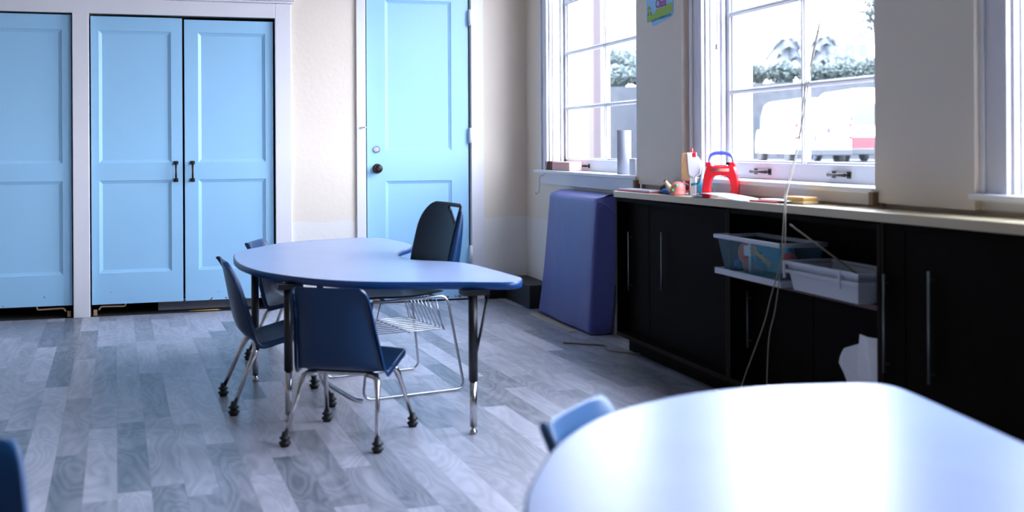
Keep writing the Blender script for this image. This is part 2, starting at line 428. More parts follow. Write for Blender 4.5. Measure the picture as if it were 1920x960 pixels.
d0 = door('door_4', -1.905, -1.301, .085, 2.052, yd, two(0, 0, -1.815, -1.36)); tag(d0, 'turquoise panelled closet door, farthest left')
d2 = door('door_2', -.565, .032, .080, 2.048, yd, two(0, 0, -.515, -.043)); tag(d2, 'turquoise panelled closet door right of the white post')
d3 = door('door_3', .046, .652, .080, 2.040, yd, two(0, 0, .137, .597)); tag(d3, 'turquoise panelled closet door nearest the entry door')
d5 = door('door_5', 1.322, 2.086, .010, 2.405, yd, [(1.458, 1.955, 1.117, 2.225), (1.458, 1.955, .290, .895)]); tag(d5, 'turquoise two-panel entry door with round knob')

def pull(parent, x, z0, z1, name='handle'):
    b = MB(); y = yd
    for z in (z0+.008, z1-.008): b.box(x-.015, x+.015, y-.006, y, z-.012, z+.012); b.tube([(x, y-.004, z), (x, y-.03, z)], .006, 8)
    b.tube([(x, y-.03, z0), (x, y-.034, (z0+z1)/2), (x, y-.03, z1)], [.008, .006, .008], 8)
    return tag(b.build(name, 'bronze', parent), 'dark bronze pull handle')
pull(d2, -.013, .914, 1.051); pull(d3, .098, .914, 1.051)
b = MB(); c = Vector((1.397, yd, .987))
def ylathe(b, c, prof, n=20):
    vs = []
    for r, d in prof:
        for j in range(n):
            a = 2*math.pi*j/n; vs.append((c[0]+r*math.cos(a), c[1]-d, c[2]+r*math.sin(a)))
    b._add(vs, [(i*n+j, i*n+(j+1) % n, (i+1)*n+(j+1) % n, (i+1)*n+j) for i in range(len(prof)-1) for j in range(n)], True)
    b._add(vs[-n:], [tuple(range(n))])
ylathe(b, c, [(.036, 0), (.036, .006), (.018, .012), (.014, .03), (.026, .036), (.031, .05), (.028, .064), (.014, .07)])
tag(b.build('door_knob', 'bronze', d5), 'round dark bronze knob')
b = MB(); ylathe(b, (1.392, yd, 1.128), [(.025, 0), (.025, .008), (.017, .012), (.016, .02)]); tag(b.build('lock_rosette', 'chrome', d5), 'round deadbolt rosette')
b = MB(); b.tube([(1.278, ty, 1.287), (1.278, ty-.02, 1.287)], .006, 8); b.tube([(1.278, ty-.02, 1.287), (1.315, ty-.022, 1.287)], .004, 8); b.build('latch_hook', 'chrome', d5)
for z0, z1 in ((2.05, 2.168), (1.17, 1.285), (.278, .405)):
    b = MB(); b.box(2.086, 2.100, D-.012, D+.02, z0, z1); b.tube([(2.095, D-.024, z0), (2.095, D-.024, z1)], .011, 10)
    b.build('hinge', 'white', d5)
for par, sx, xs in ((d1, -1, (-.915, -.745, -.700)), (d2, 1, (-.348, -.51, -.556))):
    b = MB(); y = D+.03
    b.tube(fillet([(xs[0], y, .086), (xs[0]+sx*-.004, y, .060), (xs[1], y, .064), (xs[1]-sx*.012, y, .040)], .015), .006, 8)
    b.box(min(xs[1]-sx*.022, xs[2]), max(xs[1]-sx*.022, xs[2]), y-.004, y+.004, .004, .045)
    tag(b.build('pivot_bracket', 'brass', par), 'brass bottom pivot bracket')

# things standing in the gap below the closet doors
t = empty('storage_box', (.19, D+.30, 0), 0, 'pale grey box lying inside the closet under the right-hand door', 'box')
b = MB(); b.box(-.33, .33, -.14, .14, 0, .072); b.build('body', 'crate', t, bevel=.006)
b = MB(); b.box(-.335, .335, -.145, .145, .072, .078); b.build('lid', 'white', t, bevel=.003)
b = MB(); b.tube([(.07, D+.05, .0045), (.265, D+.05, .0045)], .0042, 6)
b.cur = 1; b.tube([(.265, D+.05, .0045), (.285, D+.05, .0045)], [.0042, .001], 6)
tag(b.build('pencil', ['yellow', 'wood']), 'yellow pencil lying on the closet floor below the turquoise doors', 'pencil')

# ------------------------------------------------------------ windows
def window(idx, y0, y1, handles, label, sill_z=.985, apron_bottom=.93, horn=.09, near_horn=None):
    z0, z1 = WZ0+.0, WZ1
    b = MB()      # jamb lining
    b.box(RX-.002, RX+.19, y1-.012, y1, z0, z1); b.box(RX-.002, RX+.19, y0, y0+.012, z0, z1); b.box(RX-.002, RX+.19, y0, y1, z1-.012, z1)
    # stops next to the sash
    for q, sg in ((y1-.012, -1), (y0+.012, 1)):
        b.box(SX-.025, SX-.005, q+sg*.016, q, z0, z1); b.box(RX+.02, RX+.028, q+sg*.008, q, z0, z1)
    win = struct(b.build('window_%d' % idx, 'white', bevel=.002), label, 'window')
    b = MB(); c0 = RX-.022
    b.box(c0, RX, y1, y1+.115, sill_z, z1+.12); b.box(c0, RX, y0-.115, y0, sill_z, z1+.12); b.box(c0, RX, y0-.115, y1+.115, z1, z1+.13)
    b.box(c0-.012, c0, y1+.095, y1+.115, sill_z, z1+.12)
    b.build('casing', 'trim', win, bevel=.003)
    b = MB(); yn = y0-.145 if near_horn is None else near_horn
    b.box(RX, SX+.02, y0+.001, y1-.001, sill_z-.022, sill_z); b.box(RX-.062, RX-.0002, yn, y1+horn+.115, sill_z-.022, sill_z)
    b.build('sill', 'white', win, bevel=.005)
    b = MB(); b.box(RX-.022, RX, yn, y1+.135, apron_bottom, sill_z-.022); b.build('apron', 'trim', win, bevel=.003)
    # sash: stiles, rails, muntins, two panes across
    sy0, sy1 = y0+.012, y1-.012
    b = MB(); fx0, fx1 = SX, SX+.035
    st = .045
    b.box(fx0, fx1, sy1-st, sy1, sill_z, z1-.012); b.box(fx0, fx1, sy0, sy0+st, sill_z, z1-.012)
    b.box(fx0, fx1, sy0, sy1, sill_z, sill_z+.078); b.box(fx0, fx1, sy0, sy1, z1-.07, z1-.012)
    for z, hh in ((1.412, .012), (1.80, .012), (2.17, .022), (2.55, .012)):
        b.box(fx0+.004, fx1-.002, sy0, sy1, z-hh, z+hh)
        b.box(fx0-.004, fx0+.006, sy0+st-.01, sy1-st+.01, z-hh*.5, z+hh*.5)
    ym = (sy0+sy1)/2
    b.box(fx0+.004, fx1-.002, ym-.014, ym+.014, sill_z+.078, z1-.012); b.box(fx0-.004, fx0+.006, ym-.007, ym+.007, sill_z+.078, z1-.07)
    # putty bead just inside the stiles
    for q, sg in ((sy1-st, -1), (sy0+st, 1)): b.box(fx0+.012, fx1-.006, q, q+sg*.012, sill_z+.078, z1-.07)
    for z in (sill_z+.078,): b.box(fx0+.012, fx1-.006, sy0+st, sy1-st, z, z+.010)
    sash = b.build('sash', 'white', win, bevel=.0025)
    b = MB(); b.quad((SX+.022, sy0+.01, sill_z+.04), (SX+.022, sy1-.01, sill_z+.04), (SX+.022, sy1-.01, z1-.03), (SX+.022, sy0+.01, z1-.03)); b.build('glass', 'glass', sash, fix=False)
    for (ya, yb) in handles:
        b = MB(); z = sill_z+.036; x = SX
        for q in (ya, yb): b.box(x-.005, x, q-.012, q+.012, z-.014, z+.014); b.tube([(x, q, z), (x-.026, q, z)], .0055, 8)
        b.tube([(x-.026, ya-.008, z), (x-.028, (ya+yb)/2, z), (x-.026, yb+.008, z)], [.008, .0055, .008], 8)
        tag(b.build('lift_handle', 'bronze', sash), 'bronze sash lift')
    return win
w1 = window(1, *WIN[0], [(7.00, 7.15)], 'tall divided window nearest the corner', .975, .875, .08, 5.826)
w2 = window(2, *WIN[1], [(3.98, 4.09), (4.62, 4.75)], 'tall divided window showing a parked white van', .985, .915, .05, 3.585)
w3 = window(3, *WIN[2], [(2.0, 2.12)], 'window cut off by the right edge of the photo', .985, .93, .02, 1.275)
for par, y, z0, z1 in ((w1, 5.832, .878, .952), (w2, 3.592, .918, .970)):
    b = MB(); b.box(RX-.074, RX-.040, y-.030, y-.002, z0, z1); b.build('end_block', 'endblock', par, bevel=.002)

# blind cords
b = MB(); b.tube(spline([(2.512, 7.36, 2.9), (2.506, 7.40, 2.1), (2.506, 7.43, 1.5), (2.505, 7.49, 1.0), (2.468, 7.52, .93), (2.466, 7.53, .86), (2.466, 7.55, .82), (2.466, 7.60, .80), (2.466, 7.62, .815)], 4), .0022, 6)
tag(b.build('blind_cord', 'cordgrey'), 'thin grey blind cord hanging left of the corner window past its sill', 'cord')
b = MB(); b.tube([(2.60, 5.056, 2.9), (2.60, 5.052, 1.65)], .002, 6); b.box(2.593, 2.607, 5.043, 5.057, 1.63, 1.655); b.tube(spline([(2.60, 5.050, 1.64), (2.60, 5.052, 1.3), (2.60, 5.05, 1.26), (2.60, 5.035, 1.235)], 4), .002, 6)
tag(b.build('blind_cord', 'cordgrey'), 'thin blind cord with a small toggle on the far jamb of the van window', 'cord')
b = MB(); b.tube(spline([(2.62, 6.03, 1.62), (2.62, 6.05, 1.4), (2.617, 6.07, 1.15), (2.61, 6.06, .99)], 4), .0022, 6); b.tube(spline([(2.62, 6.0, 1.62), (2.62, 6.03, 1.4), (2.617, 6.07, 1.20)], 4), .0022, 6)
tag(b.build('blind_cord', 'cordgrey'), 'looped thin cord in front of the corner window glass beside the paper roll', 'cord')
b = MB()
b.tube(spline([(2.515, 3.80, 2.88), (2.50, 3.88, 2.1), (2.50, 3.933, 1.73), (2.50, 4.034, 1.458), (2.48, 4.09, 1.173), (2.36, 4.0, .96), (2.305, 3.915, .915), (2.25, 3.84, .765), (2.24, 3.83, .70), (2.24, 3.91, .55), (2.24, 3.97, .427), (2.235, 4.10, .22), (2.23, 4.20, .06), (2.20, 4.28, .004), (2.12, 4.36, .004)], 5), .0028, 6)
b.tube(spline([(2.515, 3.76, 2.88), (2.50, 3.89, 2.0), (2.495, 3.96, 1.65), (2.49, 4.06, 1.38), (2.475, 4.10, 1.12), (2.36, 3.985, .96), (2.302, 3.90, .915), (2.25, 3.82, .765), (2.24, 3.825, .70), (2.24, 3.88, .5), (2.235, 3.92, .38), (2.235, 3.94, .17), (2.235, 3.95, .05), (2.2, 3.93, .004), (2.1, 3.85, .004)], 5), .0028, 6)
tag(b.build('blind_cord', 'rope'), 'long beige double cord falling over the counter edge to the floor', 'cord')
b = MB(); b.tube(spline([(2.14, 6.10, .005), (2.26, 6.0, .005), (2.33, 5.93, .006), (2.30, 5.80, .005), (2.36, 5.70, .005), (2.42, 5.64, .005)], 5), .005, 6)
tag(b.build('floor_cable', 'rope'), 'pale cable lying on the floor between purple mat and cabinet', 'cable')

# ------------------------------------------------------------ worktop and cabinets
def zc(y): return .917-.0073*(y-2.64)
XF = 2.33
b = MB()
back = [(XF, 5.79), (PX-.001, 5.79), (PX-.001, 5.232), (RX-.001, 5.232)]
for ya, yb in [(3.04, 3.582), (.80, 1.27)]: back += [(RX-.001, yb+.002), (PX-.001, yb+.002), (PX-.001, ya-.002), (RX-.001, ya-.002)]
back += [(RX-.001, .2), (XF, .2)]
b.prism(back, lambda x, y: (x, y, zc(y)-.034), lambda x, y: (x, y, zc(y)))
tag(b.build('worktop', 'counter', bevel=.003), 'long beige laminate worktop running below the windows', 'worktop')

def bar(par, x, y, z0, z1):
    b = MB(); b.tube([(x, y, z0), (x, y, z1)], .0055, 8)
    for z in (z0+.03, z1-.03): b.tube([(x, y, z), (x+.022, y, z)], .004, 6)
    return tag(b.build('bar_handle', 'barmetal', par), 'slim metal bar handle')
X0, X1 = 2.345, 2.535; XR = 2.405
def carcass(t, y0, y1, top, toe=.09):
    b = MB(); th = .018
    b.box(X0, X1, y1-th, y1, toe, top); b.box(X0, X1, y0, y0+th, toe, top); b.box(X0, X1, y0+th, y1-th, toe, toe+.022); b.box(X0, X1, y0+th, y1-th, top-.02, top)
    b.box(X1-.012, X1, y0+th, y1-th, toe+.022, top-.02); b.box(X0+.075, X1, y0, y1, 0, toe)
    b.cur = 1   # worn lighter front edges of the boards
    b.box(X0-.002, X0, y1-th, y1, toe, top); b.box(X0-.002, X0, y0, y0+th, toe, top); b.box(X0-.002, X0, y0+th, y1-th, toe, toe+.022)
    return b.build('carcass', ['cab', 'cabedge'], t)
ya, yb = 4.470, 5.785; top = zc(yb)-.036
t = empty('base_cabinet', (0, 0, 0), 0, 'dark brown base cabinet beside the purple mat, its bay empty', 'cabinet')
carcass(t, ya, yb, top)
b = MB(); b.box(XR, XR+.016, 5.47, yb-.02, .115, top-.022); dd = b.build('door', 'cab', t, bevel=.002); bar(dd, XR-.026, 5.69, .345, .67)
b = MB(); b.box(XR, XR+.016, ya+.02, 5.465, .115, top-.022); dd = b.build('door', 'cab', t, bevel=.002); bar(dd, XR-.026, 5.255, .40, .70)
ya, yb = 3.345, 4.466; top = zc(yb)-.036
t = empty('base_cabinet', (0, 0, 0), 0, 'dark brown base cabinet whose shelf carries two plastic bins', 'cabinet')
carcass(t, ya, yb, top)
b = MB(); b.box(X0+.006, X1-.012, ya+.018, yb-.018, .562, .582); b.cur = 1; b.box(X0+.002, X0+.006, ya+.018, yb-.018, .562, .582); b.build('shelf', ['cab', 'shelfedge'], t)
b = MB(); b.box(X0+.09, X0+.104, 3.92, yb-.02, .115, .538); dd = b.build('door', 'cab', t, bevel=.002); bar(dd, X0+.07, 4.44-.02, .25, .50)
b = MB(); b.box(X0+.09, X0+.104, ya+.02, 3.915, .115, .538); dd = b.build('door', 'cab', t, bevel=.002)
ya, yb = 1.90, 3.341; top = zc(yb)-.036
t = empty('base_cabinet', (0, 0, 0), 0, 'dark brown base cabinet with closed doors, right of the bins', 'cabinet')
carcass(t, ya, yb, top)
b = MB(); b.box(X0-.002+.004, X0+.016, 3.09+.12, yb-.02, .115, top-.02); dd = b.build('door', 'cab', t, bevel=.002); bar(dd, X0-.018, 3.30, .36, .70)
b = MB(); b.box(X0-.002+.004, X0+.016, ya+.02, 3.205, .115, top-.02); dd = b.build('door', 'cab', t, bevel=.002); bar(dd, X0-.018, 3.06, .37, .735)
ya, yb = .25, 1.896; top = zc(yb)-.036
t = empty('base_cabinet', (0, 0, 0), 0, 'dark brown base cabinet at the right edge of the photo', 'cabinet')
carcass(t, ya, yb, top)
b = MB(); b.box(X0+.002, X0+.016, 1.08, yb-.02, .115, top-.02); b.build('door', 'cab', t, bevel=.002)
b = MB(); b.box(X0+.002, X0+.016, ya+.02, 1.075, .115, top-.02); b.build('door', 'cab', t, bevel=.002)

# clear bin with toys
SH = .5825
t = empty('plastic_bin', (2.385, 4.185, SH), 0, 'clear bluish plastic bin of toys with white rim and tray, on the shelf', 'bin')
def binmesh(b, w0, l0, w1, l1, z0, z1, th=.003):
    for s in (-1, 1):
        b._add([(-w0, s*l0, z0), (w0, s*l0, z0), (w1, s*l1, z1), (-w1, s*l1, z1)], [(0, 1, 2, 3)])
        b._add([(s*w0, -l0, z0), (s*w0, l0, z0), (s*w1, l1, z1), (s*w1, -l1, z1)], [(0, 1, 2, 3)])
    b._add([(-w0, -l0, z0), (w0, -l0, z0), (w0, l0, z0), (-w0, l0, z0)], [(0, 1, 2, 3)])
b = MB(); binmesh(b, .085, .225, .10, .265, .022, .158); o = b.build('body', 'clear', t); 
b = MB()
for s in (-1, 1): b.box(-.112, .112, s*.262, s*.282, .155, .173); b.box(s*.095, s*.113, -.282, .282, .155, .173)
b.build('rim', 'binwhite', t, bevel=.004)
b = MB(); b.box(-.11, .11, -.285, .268, 0, .004); b.box(-.112, -.106, -.29, .272, 0, .026); b.box(.106, .112, -.29, .272, 0, .026); b.box(-.11, .11, -.29, -.284, 0, .026); b.box(-.11, .11, .266, .272, 0, .026)
b.build('tray', 'binwhite', t, bevel=.002)
bx, by, bz = 2.385, 4.185, SH+.024
b = MB(); b.sphere((bx-.045, by+.115, bz+.075), .03, .036, .045); b.sphere((bx-.045, by+.095, bz+.03), .022, .024, .03)
tag(b.build('toy_fish', 'orange'), 'orange rounded toy inside the clear bin', 'toy')
b = MB(); b.box(bx-.075, bx-.045, by+.015, by+.075, bz+.070, bz+.112); b.tube([(bx-.06, by+.05, bz+.10), (bx-.06, by+.03, bz+.125)], .012, 8); b.tube([(bx-.06, by+.045, bz), (bx-.06, by+.045, bz+.075)], .006, 8)
tag(b.build('toy_block', 'paper', bevel=.003), 'white block toy inside the clear bin', 'toy')
b = MB(); b.tube([(bx-.07, by+.02, bz+.105), (bx-.05, by-.11, bz+.045)], .007, 8)
tag(b.build('crayon', 'yellow'), 'yellow stick slanting inside the clear bin', 'stick')
b = MB(); b.lathe((bx-.055, by-.02, bz), [(.03, 0), (.035, .01), (.03, .035), (.012, .05), (.01, .085), (.014, .09)], 16)
tag(b.build('toy_bottle', 'clear'), 'clear toy bottle inside the clear bin', 'toy')
b = MB(); b.sphere((bx-.04, by+.18, bz+.022), .022, .025, .022); tag(b.build('toy_ball', 'blueknit'), 'blue toy ball in the left corner of the clear bin', 'toy')
b = MB(); b.sphere((bx+.0, by-.17, bz+.075), .03, .028, .028); b.sphere((bx+.0, by-.17, bz+.03), .02, .02, .03); tag(b.build('toy_figure', 'redmatte'), 'dark red toy at the right end inside the clear bin', 'toy')
b = MB(); b.box(bx+.02, bx+.06, by-.12, by+.2, bz, bz+.12); tag(b.build('toy_crate', 'turq', bevel=.01), 'blue-green block filling the back of the clear bin', 'toy')

t = empty('plastic_bin', (2.385, 3.625, SH), 0, 'white opaque plastic tub with double rim on the shelf', 'bin')
b = MB(); binmesh(b, .085, .215, .10, .235, 0, .098); b.build('body', 'binwhite', t)
b = MB()
for z in (.066, .098):
    for s in (-1, 1): b.box(-.112, .112, s*.238, s*.255, z, z+.014); b.box(s*.098, s*.113, -.255, .255, z, z+.014)
b.build('rim', 'binwhite', t, bevel=.004)
for y in (-.14, .24):
    b = MB(); b.box(-.116, -.108, y-.006, y+.006, .045, .112); b.build('clip', 'binwhite', t)
b = MB(); b.tube([(2.345, 3.47, SH+.006), (2.38, 3.93, .80)], .003, 6) if False else b.tube([(2.36, 3.43, SH+.008), (2.40, 3.50, .70), (2.42, 3.94, .80)], .0035, 6)
b = MB(); b.tube([(2.44, 3.42, SH+.012), (2.30, 3.865, .835)], .0042, 6)
tag(b.build('wooden_stick', 'rope'), 'thin stick leaning up out of the white tub', 'stick')
# crumpled paper
b = MB(); G = [[(3.372, .114), (3.372, .3), (3.375, .455)], [(3.46, .114), (3.455, .3), (3.46, .455)], [(3.53, .114), (3.525, .3), (3.538, .452)], [(3.57, .18), (3.56, .29), (3.548, .415)], [(3.61, .26), (3.63, .32), (3.60, .392)], [(3.64, .33), (3.655, .35), (3.66, .372)]]
P = [[(2.385+.018*math.sin(i*2.3+j), yy, zz_) for j, (yy, zz_) in enumerate(r)] for i, r in enumerate(G)]
b.grid(P, False); o = b.build('crumpled_paper', 'paper', fix=False); o.modifiers.new('s', 'SOLIDIFY').thickness = .002
tag(o, 'crumpled white paper standing in the bottom of the cabinet below the tub', 'paper')

# purple mat
prof = []
t = empty('folded_mat', (0, 0, 0), 0, 'purple vinyl covered mat standing upright against the window wall', 'mat')
b = MB(); N = 14; Mz = 12; rows = []
def matpt(u, w):   # u 0..1 along the wall (far to near), w up
    z = .006+w*.822
    y = 7.23*(1-u)+6.285*u - w*.18*(1-u) - w*.12*u
    sag = .016*math.sin(math.pi*u)*math.sin(math.pi*w)
    y += (.05*(1-w)**3)*(1 if u < .5 else -.0)
    x = 2.365 + .012*w - sag + .01*math.sin(u*9+w*3)*(1-w)*.5
    return x, y, z
front = [[matpt(i/N, j/Mz) for i in range(N+1)] for j in range(Mz+1)]
backs = [[(2.535-.012*(1-j/Mz)-.0, front[j][i][1], front[j][i][2]+(.03 if j == Mz else 0)) for i in range(N+1)] for j in range(Mz+1)]
b.grid(front); b.grid(backs)
b.grid([[front[Mz][i] for i in range(N+1)], [tuple(Vector(front[Mz][i]).lerp(Vector(backs[Mz][i]), .5)+Vector((0, 0, .012))) for i in range(N+1)], [backs[Mz][i] for i in range(N+1)]])
b.grid([[front[0][i] for i in range(N+1)], [backs[0][i] for i in range(N+1)]])
for k in (0, N): b.grid([[front[j][k], tuple(Vector(front[j][k]).lerp(Vector(backs[j][k]), .5)), backs[j][k]] for j in range(Mz+1)])
b.build('cover', 'vinyl', t, bevel=.02, seg=4)
b = MB(); p = [(2.382, 6.160, .812), (2.42, 6.158, .80), (2.50, 6.158, .74), (2.53, 6.163, .70)]; b.tube(spline(p, 4), .004, 6); b.build('seam_fold', 'vinyl', t)
b = MB(); b.box(2.30, 2.35, 6.45, 7.25, 0, .004); tag(b.build('floor_strip', 'counter'), 'pale strip lying on the floor along the foot of the purple mat', 'strip')

# ------------------------------------------------------------ tables
def table(name, pts, zt, th=.030, sm=5):
    t = empty(name)
    P = spline([(x, y, 0) for x, y in pts], sm, True)
    poly = [(p.x, p.y) for p in P]
    n = len(poly); cx = sum(p[0] for p in poly)/n; cy = sum(p[1] for p in poly)/n
    area = sum(poly[i][0]*poly[(i+1) % n][1]-poly[(i+1) % n][0]*poly[i][1] for i in range(n))
    if area < 0: poly.reverse()
    nr = []
    for i in range(n):
        a = Vector(poly[i-1]); c = Vector(poly[(i+1) % n]); d = (c-a).normalized(); nr.append((d.y, -d.x))
    off = lambda k: [(poly[i][0]+nr[i][0]*k, poly[i][1]+nr[i][1]*k) for i in range(n)]
    b = MB(); b.prism(off(-.004), lambda x, y: (x, y, zt-th+.001), lambda x, y: (x, y, zt)); b.build('tabletop', 'top', t)
    b = MB(); rings = []
    for k, z in ((-.006, zt+.0005), (0, zt-.003), (.001, zt-th/2), (0, zt-th+.003), (-.006, zt-th)): rings.append([(x, y, z) for x, y in off(k)])
    for r in rings: r.append(r[0])
    b.grid(rings); b.build('edge_band', 'band', t)
    return t
def table_leg(t, x, y, ztop, zj=.212):
    b = MB(); b.tube([(x, y, zj), (x, y, ztop)], .0185, 16); b.box(x-.045, x+.06, y-.03, y+.05, ztop-.022, ztop)
    lg = tag(b.build('leg', 'blackmetal', t), 'black upper tube with chrome lower tube')
    b = MB(); b.tube([(x, y, .028), (x, y, zj)], .0145, 14); b.build('lower_tube', 'chrome', lg)
    b = MB(); b.lathe((x, y, 0), [(.013, 0), (.016, .004), (.016, .012), (.008, .018), (.008, .030)], 14); b.build('glide', 'chrome', lg)
    return lg
ZT = .606
kid = [(.262, 5.45), (.262, 5.70), (.285, 5.90), (.339, 6.05), (.418, 6.19), (.482, 6.30), (.54, 6.38), (.692, 6.50), (.853, 6.55), (1.00, 6.60), (1.085, 6.60), (1.150, 6.56), (1.190, 6.45), (1.225, 6.25), (1.235, 6.05), (1.20, 5.89), (1.12, 5.73), (1.065, 5.553), (1.050, 5.387), (1.070, 5.26), (1.131, 5.184), (1.207, 5.118), (1.265, 5.04), (1.30, 4.92), (1.330, 4.68), (1.352, 4.44), (1.350, 4.36), (1.315, 4.275), (1.25, 4.245), (1.074, 4.315), (.88, 4.38), (.729, 4.445), (.592, 4.55), (.490, 4.68), (.405, 4.83), (.335, 5.00), (.285, 5.22)]
t1 = table('kidney_table', kid, ZT); tag(t1, 'blue kidney-shaped activity table in the middle of the floor', 'table')
for x, y in ((1.126, 4.300), (.440, 4.735), (.360, 5.60), (.75, 6.2)): table_leg(t1, x, y+(0 if y != 4.30 else -.0), ZT-.03)
b = MB(); b.tube([(1.225, 4.40, ZT-.03), (1.132, 4.315, .27)], .006, 8); b.build('brace', 'blackmetal', t1)
near = [(.495, 1.593), (.584, 1.796), (.696, 1.977), (.842, 2.127), (1.017, 2.222), (1.152, 2.257), (1.30, 2.262), (1.43, 2.240), (1.511, 2.220), (1.552, 2.180), (1.553, 2.10), (1.522, 1.906), (1.484, 1.683), (1.43, 1.40), (1.37, 1.20), (1.27, 1.08), (1.16, .98), (1.12, .84), (1.16, .68), (1.30, .56), (1.42, .42), (1.44, .22), (1.38, .05), (1.22, -.04), (1.0, -.03), (.78, .10), (.60, .34), (.50, .65), (.45, 1.0), (.455, 1.33)]
t2 = table('kidney_table', near, .60); tag(t2, 'pale blue glossy kidney table filling the lower right foreground', 'table')
for x, y in ((.75, 1.75), (1.38, 1.98), (.62, .75), (1.25, .25)): table_leg(t2, x, y, .57)

# ------------------------------------------------------------ student chairs
def make_chair():
    t = empty('student_chair')
    # one moulded shell: profile from the top of the back to the front lip (y, z, half width, edge curl forward, edge curl up)
    pr = [(-.222, .618, .128, .004, 0), (-.220, .606, .148, .014, 0), (-.212, .570, .155, .030, 0), (-.200, .51, .158, .042, 0), (-.188, .44, .166, .050, 0), (-.176, .38, .174, .056, 0),
          (-.164, .335, .180, .060, -.01), (-.140, .300, .184, .045, -.010), (-.105, .283, .186, .020, -.004), (-.05, .280, .186, 0, .008), (.01, .290, .186, 0, .014), (.07, .305, .184, 0, .014), (.125, .322, .180, 0, .008), (.165, .332, .172, 0, -.006), (.190, .325, .155, -.006, -.014), (.196, .312, .140, -.008, -.02)]
    NX = 12; rows = []
    for (y, z, hw, cf, cu) in pr:
        row = []
        for i in range(NX+1):
            s = i/NX*2-1; e = abs(s)**3.2
            x = s*hw; row.append((x, y+cf*e+.012*(1-s*s)*0, z+cu*e-(.012*(1-e) if False else 0)))
        rows.append(row)
    b = MB(); b.grid(rows); o = b.build('seat_shell', 'chair', t)
    q = o.modifiers.new('thickness', 'SOLIDIFY'); q.thickness = .006; q.offset = 0
    q = o.modifiers.new('smooth', 'SUBSURF'); q.levels = 1; q.render_levels = 2
    # rolled rim along both sides
    for s in (-1, 1):
        b = MB(); P = [rows[k][-1 if s > 0 else 0] for k in range(len(rows))]
        inner = [(x, y, z) for x, y, z in P]; 
        outer = [(x+s*.004, y-(.022 if k < 8 else .004), z-(.004 if k < 8 else .024)) for k, (x, y, z) in enumerate(P)]
        b.grid([inner, outer]); r = b.build('rim', 'chair', t, fix=False)
        m = r.modifiers.new('thickness', 'SOLIDIFY'); m.thickness = .005; m.offset = 0
        m = r.modifiers.new('smooth', 'SUBSURF'); m.levels = 1; m.render_levels = 2
    b = MB()
    for y in (-.085, .085): b.tube(fillet([(-.15, y, .262), (-.13, y, .270), (.13, y, .270), (.15, y, .262)], .02), .009, 10)
    for s in (-1, 1): b.tube([(s*.10, -.085, .270), (s*.10, .085, .272)], .008, 8)
    b.build('seat_frame', 'chrome', t)
    for sx in (-1, 1):
        for sy in (-1, 1):
            b = MB(); pts = fillet([(sx*.10, sy*.080, .268), (sx*.150, sy*.098, .262), (sx*.160, sy*.120, .222), (sx*.187, sy*.195, .045)], .035, 6)
            n = len(pts); b.tube(pts, [.0128-.005*max(0, (i-n*.6)/(n*.4)) for i in range(n)], 12)
            lg = b.build('leg', 'chrome', t)
            b = MB(); c = (sx*.189, sy*.199, 0)
            b.lathe(c, [(.012, 0), (.017, .002), (.017, .009), (.022, .011), (.023, .018), (.020, .021), (.014, .023), (.014, .029), (.021, .031), (.021, .037), (.014, .041), (.010, .058)], 18)
            b.build('glide', 'black', lg)
    return t
def kids(o): return [c for c in COL.objects if c.parent == o]
def copy_tree(o, parent=None):
    c = o.copy(); COL.objects.link(c); c.parent = parent
    for ch in kids(o): copy_tree(ch, c)
    return c
def face(dx, dy): return math.atan2(-dx, dy)       # rotation that turns local +y towards (dx, dy)
ch = make_chair()
CH = [((.652, 4.410), face(.514, .858), 1.0, 'blue plastic student chair seen from behind at the near side of the kidney table'),
      ((.420, 5.12), face(.995, .07), 1.06, 'blue plastic student chair seen side-on at the left end of the kidney table'),
      ((.62, 6.27), face(.93, -.37), 1.02, 'blue plastic student chair at the far left of the kidney table, only back top showing'),
      ((.93, 1.98), face(.72, -.69), 1.0, 'blue student chair, window glare in its shell colour, tucked against the glossy foreground table'),
      ((-.40, 1.99), face(.15, -.99), 1.0, 'blue plastic student chair cut off at the lower left corner')]
for i, (p, a, s, lab) in enumerate(CH):
    o = ch if i == 0 else copy_tree(ch)
    o.location = (*p, 0); o.rotation_euler.z = a; o.scale = (s, s, s)
    tag(o, lab, 'chair', 'blue plastic student chairs')
    if i in (3, 4):      # same shells, colour lightened for the window light and glare on them
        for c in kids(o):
            if c.name.startswith(('seat_shell', 'rim')): c.material_slots[0].link = 'OBJECT'; c.material_slots[0].material = M['chair_lit' if i == 3 else 'chair_half_lit']

# ------------------------------------------------------------ teacher chair (sled base, faces -x)
t = empty('stacking_chair', (.97, 5.30, 0), R(11), 'navy stacking chair with wire sled base in the notch of the kidney table', 'chair')
for s in (-1, 1):
    b = MB(); y = s*.275; yi = s*.225
    b.tube(fillet([(-.235, y, .010), (.27, y, .010), (.215, yi, .44), (-.17, yi, .43)], .05, 6)[1:-1] if False else fillet([(-.17, yi, .436), (.205, yi, .444), (.270, y, .008), (-.235, y, .008), (-.17, yi, .436)], .045, 6), .0062, 8)
    b.build('leg', 'wire', t)
for P in ([(-.10, -.22, .437), (-.10, .22, .437)], [(.15, -.22, .442), (.15, .22, .442)], fillet([(-.235, -.275, .008), (-.255, -.24, .008), (-.255, .24, .008), (-.235, .275, .008)], .03)):
    b = MB(); b.tube(P, .0055, 8); b.build('cross_wire', 'wire', t)
b = MB()   # book rack
for k in range(9): b.tube([(-.17, -.20+k*.05, .285), (.20, -.20+k*.05, .285)], .0022, 6)
for x in (-.17, .02, .20): b.tube([(x, -.21, .281), (x, .21, .281)], .003, 6)
for k in range(9): b.tube([(.20, -.20+k*.05, .285), (.13, -.20+k*.05, .44)], .0022, 6)
